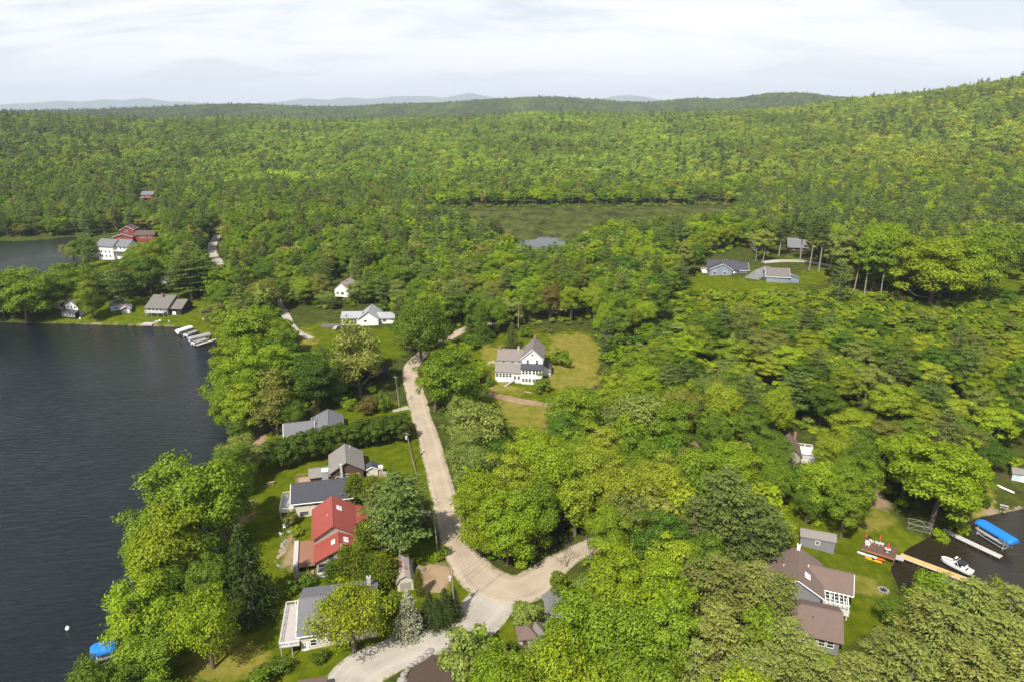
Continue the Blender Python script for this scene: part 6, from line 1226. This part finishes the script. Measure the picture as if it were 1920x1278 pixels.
def samp(m, px, py):
    i = ((np.asarray(px) + 200) / SX).astype(int); j = (np.asarray(py) / SY).astype(int)
    ok = (i >= 0) & (i < mw) & (j >= 0) & (j < mh)
    return np.where(ok, m[np.clip(j, 0, mh - 1), np.clip(i, 0, mw - 1)], False)
def ell(px, py, a, b):
    i0, i1 = int((px - a + 200) / SX), int((px + a + 200) / SX) + 1; j0, j1 = int((py - b) / SY), int((py + b) / SY) + 1
    i0, i1, j0, j1 = max(i0, 0), min(i1, mw), max(j0, 0), min(j1, mh)
    if i0 >= i1 or j0 >= j1: return None, None
    return (slice(j0, j1), slice(i0, i1)), ((gx_[j0:j1, i0:i1] - px) / max(a, 2)) ** 2 + ((gy_[j0:j1, i0:i1] - py) / max(b, 2)) ** 2 < 1
def crown_px(x, y, z, H, R, low=0.25):
    cx, cy, dep = proj(x, y, z + H * (0.5 + low / 2)); return cx, cy, R / dep * F, max(H * (0.5 - low / 2) / dep * F * 0.95, R / dep * F * 0.4), dep
for (x, y, H, R) in TREES:
    cx, cy, a, b, dep = crown_px(x, y, float(ground(x, y)), H, R); s, m = ell(cx, cy, a, b)
    if s is not None: filled[s] |= m
RP = np.vstack([c for c in ROADS])

cand = []
r = np.random.default_rng(21)
yy = 78.0
while yy < 780:
    st = 7.6 + yy * 0.0025; xx = -0.95 * yy - 30
    while xx < 0.95 * yy + 30:
        cand.append((xx + r.uniform(-0.42, 0.42) * st, yy + r.uniform(-0.42, 0.42) * st)); xx += st
    yy += st * 0.9
cand = np.array(cand)
cz = ground(cand[:, 0], cand[:, 1]); cpx, cpy, cdep = proj(cand[:, 0], cand[:, 1], cz)
sdw = np.minimum(np.minimum(sdist(cand[:, 0], cand[:, 1], LAKE), sdist(cand[:, 0], cand[:, 1], COVE)), sdist(cand[:, 0], cand[:, 1], MARSH))
ok = (sdw > 1.5) & (cpx > -190) & (cpx < 2110) & (cpy < 1560) & ~samp(openm, cpx, cpy)
for i in range(len(cand)):
    if ok[i] and np.min((RP[:, 0] - cand[i, 0]) ** 2 + (RP[:, 1] - cand[i, 1]) ** 2) < (3.6 + 0.8) ** 2: ok[i] = False
TA = np.array(TREES); near = []
inp = lambda polys, x, y: any(bool(inpoly(np.array(x), np.array(y), p)) for p in polys)
order = np.argsort(cand[:, 1]); WOODS = []
for i in order:
    if not ok[i]: continue
    x, y = cand[i]; px, py = cpx[i], cpy[i]
    d2 = np.sqrt((TA[:, 0] - x) ** 2 + (TA[:, 1] - y) ** 2)
    if np.any(d2 < TA[:, 3] * 0.62 + 1.2): continue
    if any((x - a) ** 2 + (y - b) ** 2 < c * c for a, b, c in EXCL): continue
    u = r.random()
    if inp(SHRUB_PX, px, py): kind = 'shrub' if u < 0.5 else ('sapling' if u < 0.97 else 'pine')
    elif inp(PINE_PX, px, py): kind = 'pine' if u < 0.52 else 'maple'
    elif inp(OAK_PX, px, py): kind = 'oak' if u < 0.93 else 'pine'
    else: kind = 'pine' if u < (0.13 if px > 800 else 0.22) else ('birch' if u > 0.96 else 'maple')
    if kind == 'oak': H = r.uniform(10, 15); R = r.uniform(5.6, 8.0)
    if kind == 'oak' and any((x - q[0]) ** 2 + (y - q[1]) ** 2 < (0.62 * (R + q[4])) ** 2 for q in WOODS if q[5] == 'oak'): continue
    if kind == 'maple': H = r.uniform(10.5, 18.0); R = r.uniform(4.6, 7.2)
    elif kind == 'pine': H = r.uniform(14, 21); R = r.uniform(3.6, 5.2)
    elif kind == 'birch': H = r.uniform(11, 15); R = r.uniform(2.0, 2.8)
    elif kind == 'sapling': H = r.uniform(3.0, 6.0); R = r.uniform(2.6, 4.0)
    elif kind == 'shrub': H = r.uniform(1.6, 3.6); R = r.uniform(1.6, 2.8)
    placed = False
    for att in range(4):
        cx, cy, a, b, dep = crown_px(x, y, cz[i], H, R)
        s, m = ell(cx, cy, a * 0.95, b)
        if s is None: vis = 0; placed = True; break
        hid = (openm[s] & m & ~filled[s]).sum() / max(m.sum(), 1)
        if hid < 0.07: placed = True; vis = (~filled[s] & m).sum(); break
        H *= 0.68; R *= 0.85
        if kind in ('maple', 'birch', 'oak') and H < 7.5: kind = 'sapling'
        if kind == 'sapling' and H < 3.2: kind = 'shrub'
    if not placed: continue
    if s is not None: filled[s] |= m
    WOODS.append((x, y, cz[i], H, R, kind, vis * SX * SY, px, py, dep))
def wood_tint(px, py, kind, rr):
    if kind in ('pine',): c = np.array(TINT['pine']) * rr.uniform(0.8, 1.25)
    else:
        a, b = (('maple', 'mid') if px < 760 else ('maple', 'bright') if px < 1250 else ('bright', 'yellow'))
        t = rr.random(); c = np.array(TINT[a]) * (1 - t) + np.array(TINT[b]) * t
        u = rr.random()
        if u < 0.30: c = np.array(TINT['mid']) * 1.1
        elif u < 0.38: c = np.array(TINT['dark']) * 1.35
        elif u < 0.47: c = np.array(TINT['willow'])
        elif u < 0.54: c = np.array(TINT['olive'])
        c = c * rr.uniform(0.82, 1.20)
    return c
LAB = {'maple': ('{size} leafy green tree in the woods near {mark}', 'leafy trees'), 'oak': ('{size} spreading green oak in the woods near {mark}', 'oaks'), 'pine': ('{size} dark green pine in the woods near {mark}', 'pines'),
       'birch': ('{size} slender light-barked tree in the woods near {mark}', 'birches'), 'sapling': ('{size} young bushy tree near {mark}', 'young trees'), 'shrub': ('{size} leafy bush near {mark}', 'bushes')}
WOODS.sort(key=lambda t: -t[6])
LIM = {'deciduous_tree': 295, 'pine_tree': 200, 'birch_tree': 60, 'young_tree': 240, 'shrub': 240}
rest = []
for (x, y, z, H, R, kind, vis, px, py, dep) in WOODS:
    nm = NAMES[kind]
    if vis > 250 and dep < 520 and COUNT.get(nm, 0) < LIM[nm] and -20 < px < 1940:
        put_tree(kind, x, y, H, R, wood_tint(px, py, kind, r), *LAB[kind])
    else: rest.append((x, y, z, H, R, kind, px, py))
# bushes under and around the trees, thickest at the wood edges
UND = []
for (x, y, H, R) in [t for t in TREES] + [(w[0], w[1], w[3], w[4]) for w in WOODS if w[9] < 480 and w[5] not in ('shrub', 'sapling')]:
    for _ in range(3 if H > 7 else 0):
        an = r.uniform(0, 6.28); q = r.uniform(0.35, 0.95) * R; bx_, by_ = x + q * math.cos(an), y + q * math.sin(an)
        z_ = float(ground(bx_, by_)); px, py, dep = proj(bx_, by_, z_)
        if z_ < 0.7 or samp(openm, px, py) or samp(openm, px, py - 6) or np.min((RP[:, 0] - bx_) ** 2 + (RP[:, 1] - by_) ** 2) < 4.2 ** 2 or any((bx_ - a) ** 2 + (by_ - b_) ** 2 < c_ * c_ for a, b_, c_ in EXCL): continue
        UND.append((bx_, by_, z_, r.uniform(1.2, 3.4), r.uniform(1.2, 2.6), 'shrub', px, py))
for px, py in zip(r.uniform(1140, 1960, 5200), r.uniform(545, 745, 5200)):      # brushy regrowth on the slope
    if not inp(SHRUB_PX, px, py) or r.random() < 0.5 + (py - 645) / 400: continue
    g_ = G(px, py)
    if any((g_.x - a) ** 2 + (g_.y - b_) ** 2 < c_ * c_ for a, b_, c_ in EXCL): continue
    UND.append((g_.x, g_.y, g_.z, r.uniform(1.0, 3.2), r.uniform(1.1, 2.4), 'shrub', px, py))
for k_ in range(len(MARSH)):                    # reedy, bushy rim of the pond
    A_, B_ = MARSH[k_], MARSH[(k_ + 1) % len(MARSH)]; L_ = float(np.hypot(*(B_ - A_)))
    for t in np.arange(0, L_, 2.2):
        q = A_ + (B_ - A_) * t / L_ + r.normal(0, 2.2, 2)
        z_ = float(ground(q[0], q[1])); px, py, dep = proj(q[0], q[1], z_)
        UND.append((q[0], q[1], max(z_, -0.2), r.uniform(1.0, 4.2), r.uniform(1.4, 3.0), 'shrub', px, py))
rest += UND
print('woods', len(WOODS), 'rest', len(rest), COUNT)

# ------------------------------------------------------------------ the far-off woods: one mass, instanced on points
def gn_scatter(name, protos, pts, label):
    """pts rows: x y z rot scale_xy scale_z index tint(3)"""
    A = np.array(pts, np.float32); me = bpy.data.meshes.new(name); me.vertices.add(len(A)); me.vertices.foreach_set('co', A[:, :3].ravel())
    for an, typ, dat in (('rot', 'FLOAT', A[:, 3]), ('sxy', 'FLOAT', A[:, 4]), ('sz', 'FLOAT', A[:, 5])):
        me.attributes.new(an, typ, 'POINT').data.foreach_set('value', np.ascontiguousarray(dat))
    me.attributes.new('pick', 'INT', 'POINT').data.foreach_set('value', A[:, 6].astype(np.int32))
    me.attributes.new('tint', 'FLOAT_COLOR', 'POINT').data.foreach_set('color', np.column_stack([A[:, 7:10], np.ones(len(A), np.float32)]).ravel())
    coll = bpy.data.collections.new(name + '_kinds')
    for k, m in enumerate(protos): coll.objects.link(bpy.data.objects.new('wood_kind_%02d' % k, m))
    ng = bpy.data.node_groups.new(name, 'GeometryNodeTree'); ng.interface.new_socket('Geometry', in_out='INPUT', socket_type='NodeSocketGeometry'); ng.interface.new_socket('Geometry', in_out='OUTPUT', socket_type='NodeSocketGeometry')
    gi = ng.nodes.new('NodeGroupInput'); go = ng.nodes.new('NodeGroupOutput'); L = ng.links.new
    ci = ng.nodes.new('GeometryNodeCollectionInfo'); ci.inputs['Collection'].default_value = coll; ci.inputs['Separate Children'].default_value = True; ci.inputs['Reset Children'].default_value = True
    ip = ng.nodes.new('GeometryNodeInstanceOnPoints'); ip.inputs['Pick Instance'].default_value = True
    def att(n, t):
        a = ng.nodes.new('GeometryNodeInputNamedAttribute'); a.data_type = t; a.inputs['Name'].default_value = n; return a.outputs['Attribute']
    cr_ = ng.nodes.new('ShaderNodeCombineXYZ'); L(att('rot', 'FLOAT'), cr_.inputs[2])
    cs_ = ng.nodes.new('ShaderNodeCombineXYZ'); sv = att('sxy', 'FLOAT'); L(sv, cs_.inputs[0]); L(sv, cs_.inputs[1]); L(att('sz', 'FLOAT'), cs_.inputs[2])
    mp_ = ng.nodes.new('GeometryNodeMeshToPoints'); L(gi.outputs[0], mp_.inputs['Mesh'])
    L(mp_.outputs[0], ip.inputs['Points']); L(ci.outputs[0], ip.inputs['Instance']); L(att('pick', 'INT'), ip.inputs['Instance Index'])
    e2r = ng.nodes.new('FunctionNodeEulerToRotation'); L(cr_.outputs[0], e2r.inputs[0]); L(e2r.outputs[0], ip.inputs['Rotation']); L(cs_.outputs[0], ip.inputs['Scale'])
    L(ip.outputs[0], go.inputs[0])
    o = link(name, me, kind='stuff', label=label); md = o.modifiers.new('scatter', 'NODES'); md.node_group = ng; return o
def joined(d, name):            # crown and trunk of a kind in one small mesh
    me = bpy.data.meshes.new(name); bm = bmesh.new(); bm.from_mesh(d['trunk']); n0 = len(bm.faces); bm.from_mesh(d['crown']); bm.faces.ensure_lookup_table()
    for k, f in enumerate(bm.faces): f.material_index = 0 if k < n0 else 1
    bm.to_mesh(me); bm.free(); me.materials.append(d['trunk'].materials[0]); me.materials.append(d['crown'].materials[0]); return me
mid_b = [make_broad('mid_broad', 500 + i, H=14, R=5.0, base=2.5, nclump=50, nleaf=2200, ls=0.72, leafm='wood_leaf', limbs=5, lump=1.2) for i in range(5)]
mid_p = [make_pine('mid_pine', 520 + i, H=18, R=3.9, base=3.5, whorls=13, nb=6, tufts=3, per=8, ls=1.0, leafm='wood_needle') for i in range(3)]
mid_s = [make_broad('mid_shrub', 540 + i, H=5, R=2.6, base=0.0, nclump=18, nleaf=600, ls=0.55, leafm='wood_leaf', limbs=3, tr=0.08, lump=1.4) for i in range(2)]
kinds_mid = [joined(d, 'kind') for d in mid_b + mid_p + mid_s]
pts = []
for (x, y, z, H, R, kind, px, py) in rest:
    if kind == 'pine': k = 5 + int(r.integers(3)); s = mid_p[k - 5]
    elif kind in ('shrub', 'sapling'): k = 8 + int(r.integers(2)); s = mid_s[k - 8]
    else: k = int(r.integers(5)); s = mid_b[k]
    pts.append((x, y, z - 0.1, r.uniform(0, 6.28), R / s['R'], H / s['H'], k, *(wood_tint(px, py, kind, r) * 1.10)))
gn_scatter('woodland', kinds_mid, pts, 'dense mixed woods of the valley floor')
far_b = [make_broad('far_broad', 600 + i, H=13, R=5.4, base=2.0, nclump=22, nleaf=480, ls=1.25, clump_r=0.34, leafm='wood_leaf', limbs=0, lump=1.1) for i in range(5)]
far_p = [make_pine('far_pine', 620 + i, H=17, R=3.6, base=2.0, whorls=9, nb=5, tufts=2, per=4, ls=1.9, leafm='wood_needle', shape=['pine', 'cone', 'pine'][i], sides=3) for i in range(3)]
kinds_far = [joined(d, 'kind') for d in far_b + far_p]
pts = []
def scatter_far(d0, d1, st0, k_st, scale, amax=0.80):
    d = d0
    while d < d1:
        st = st0 + k_st * d; n = int(2 * amax * d / st); az = (np.arange(n) / n * 2 - 1) * amax + r.uniform(-0.5, 0.5, n) * 2 * amax / n
        dd = d + r.uniform(-0.5, 0.5, n) * st; x = dd * np.sin(az); y = dd * np.cos(az)
        m = (sdist(x, y, MARSH) > 1) & (sdist(x, y, LAKE) > 1) & ((y > 778) | (np.abs(x) > 0.95 * y + 25)); x, y = x[m], y[m]
        z = ground(x, y); px, py, dep = proj(x, y, z)
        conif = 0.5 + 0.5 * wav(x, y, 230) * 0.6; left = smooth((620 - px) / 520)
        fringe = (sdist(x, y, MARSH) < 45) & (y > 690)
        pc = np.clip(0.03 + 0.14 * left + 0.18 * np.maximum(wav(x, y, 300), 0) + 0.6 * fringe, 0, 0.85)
        patch = 0.5 + 0.5 * np.clip(wav(x + 300, y, 170), -1, 1); yel = smooth((px - 900) / 800)
        for q in range(len(x)):
            s_ = scale * r.uniform(0.62, 1.25) * (1.0 if not fringe[q] else 1.15)
            if r.random() < pc[q]:
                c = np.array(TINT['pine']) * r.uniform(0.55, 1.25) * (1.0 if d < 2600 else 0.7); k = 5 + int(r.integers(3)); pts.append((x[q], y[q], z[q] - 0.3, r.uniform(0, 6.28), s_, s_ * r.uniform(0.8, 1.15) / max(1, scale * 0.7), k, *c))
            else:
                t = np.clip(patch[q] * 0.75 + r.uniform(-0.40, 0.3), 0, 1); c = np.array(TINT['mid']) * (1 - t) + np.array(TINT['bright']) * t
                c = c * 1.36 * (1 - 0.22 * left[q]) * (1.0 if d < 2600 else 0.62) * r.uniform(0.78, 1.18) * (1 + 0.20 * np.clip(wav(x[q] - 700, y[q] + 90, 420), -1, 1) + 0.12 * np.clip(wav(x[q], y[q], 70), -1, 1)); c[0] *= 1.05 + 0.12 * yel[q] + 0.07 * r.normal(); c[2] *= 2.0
                if r.random() < 0.02: c = np.array(TINT[['olive', 'willow', 'olive'][int(r.integers(3))]])
                k = int(r.integers(5)); pts.append((x[q], y[q], z[q] - 0.3, r.uniform(0, 6.28), s_, s_ * r.uniform(0.75, 1.2) / max(1, scale * 0.7), k, *c))
        d += st * 0.9
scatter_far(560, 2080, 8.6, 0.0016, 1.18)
n1 = len(pts)
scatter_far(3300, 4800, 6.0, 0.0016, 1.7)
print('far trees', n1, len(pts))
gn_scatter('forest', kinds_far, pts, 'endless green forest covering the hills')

# ------------------------------------------------------------------ hazy air
mh_, nth, outh = new_mat('haze'); pv = N(nth, 'ShaderNodeVolumePrincipled'); pv.inputs['Color'].default_value = (0.74, 0.85, 1.0, 1); pv.inputs['Density'].default_value = HAZE if 'HAZE' in globals() else 6.0e-5; pv.inputs['Anisotropy'].default_value = 0.0
nth.links.new(pv.outputs[0], outh.inputs['Volume'])
MB().box(-27000, 27000, -1500, 31000, -8.0, 900.0).build('haze', mh_, kind='stuff', label='thin blue summer haze over the hills')
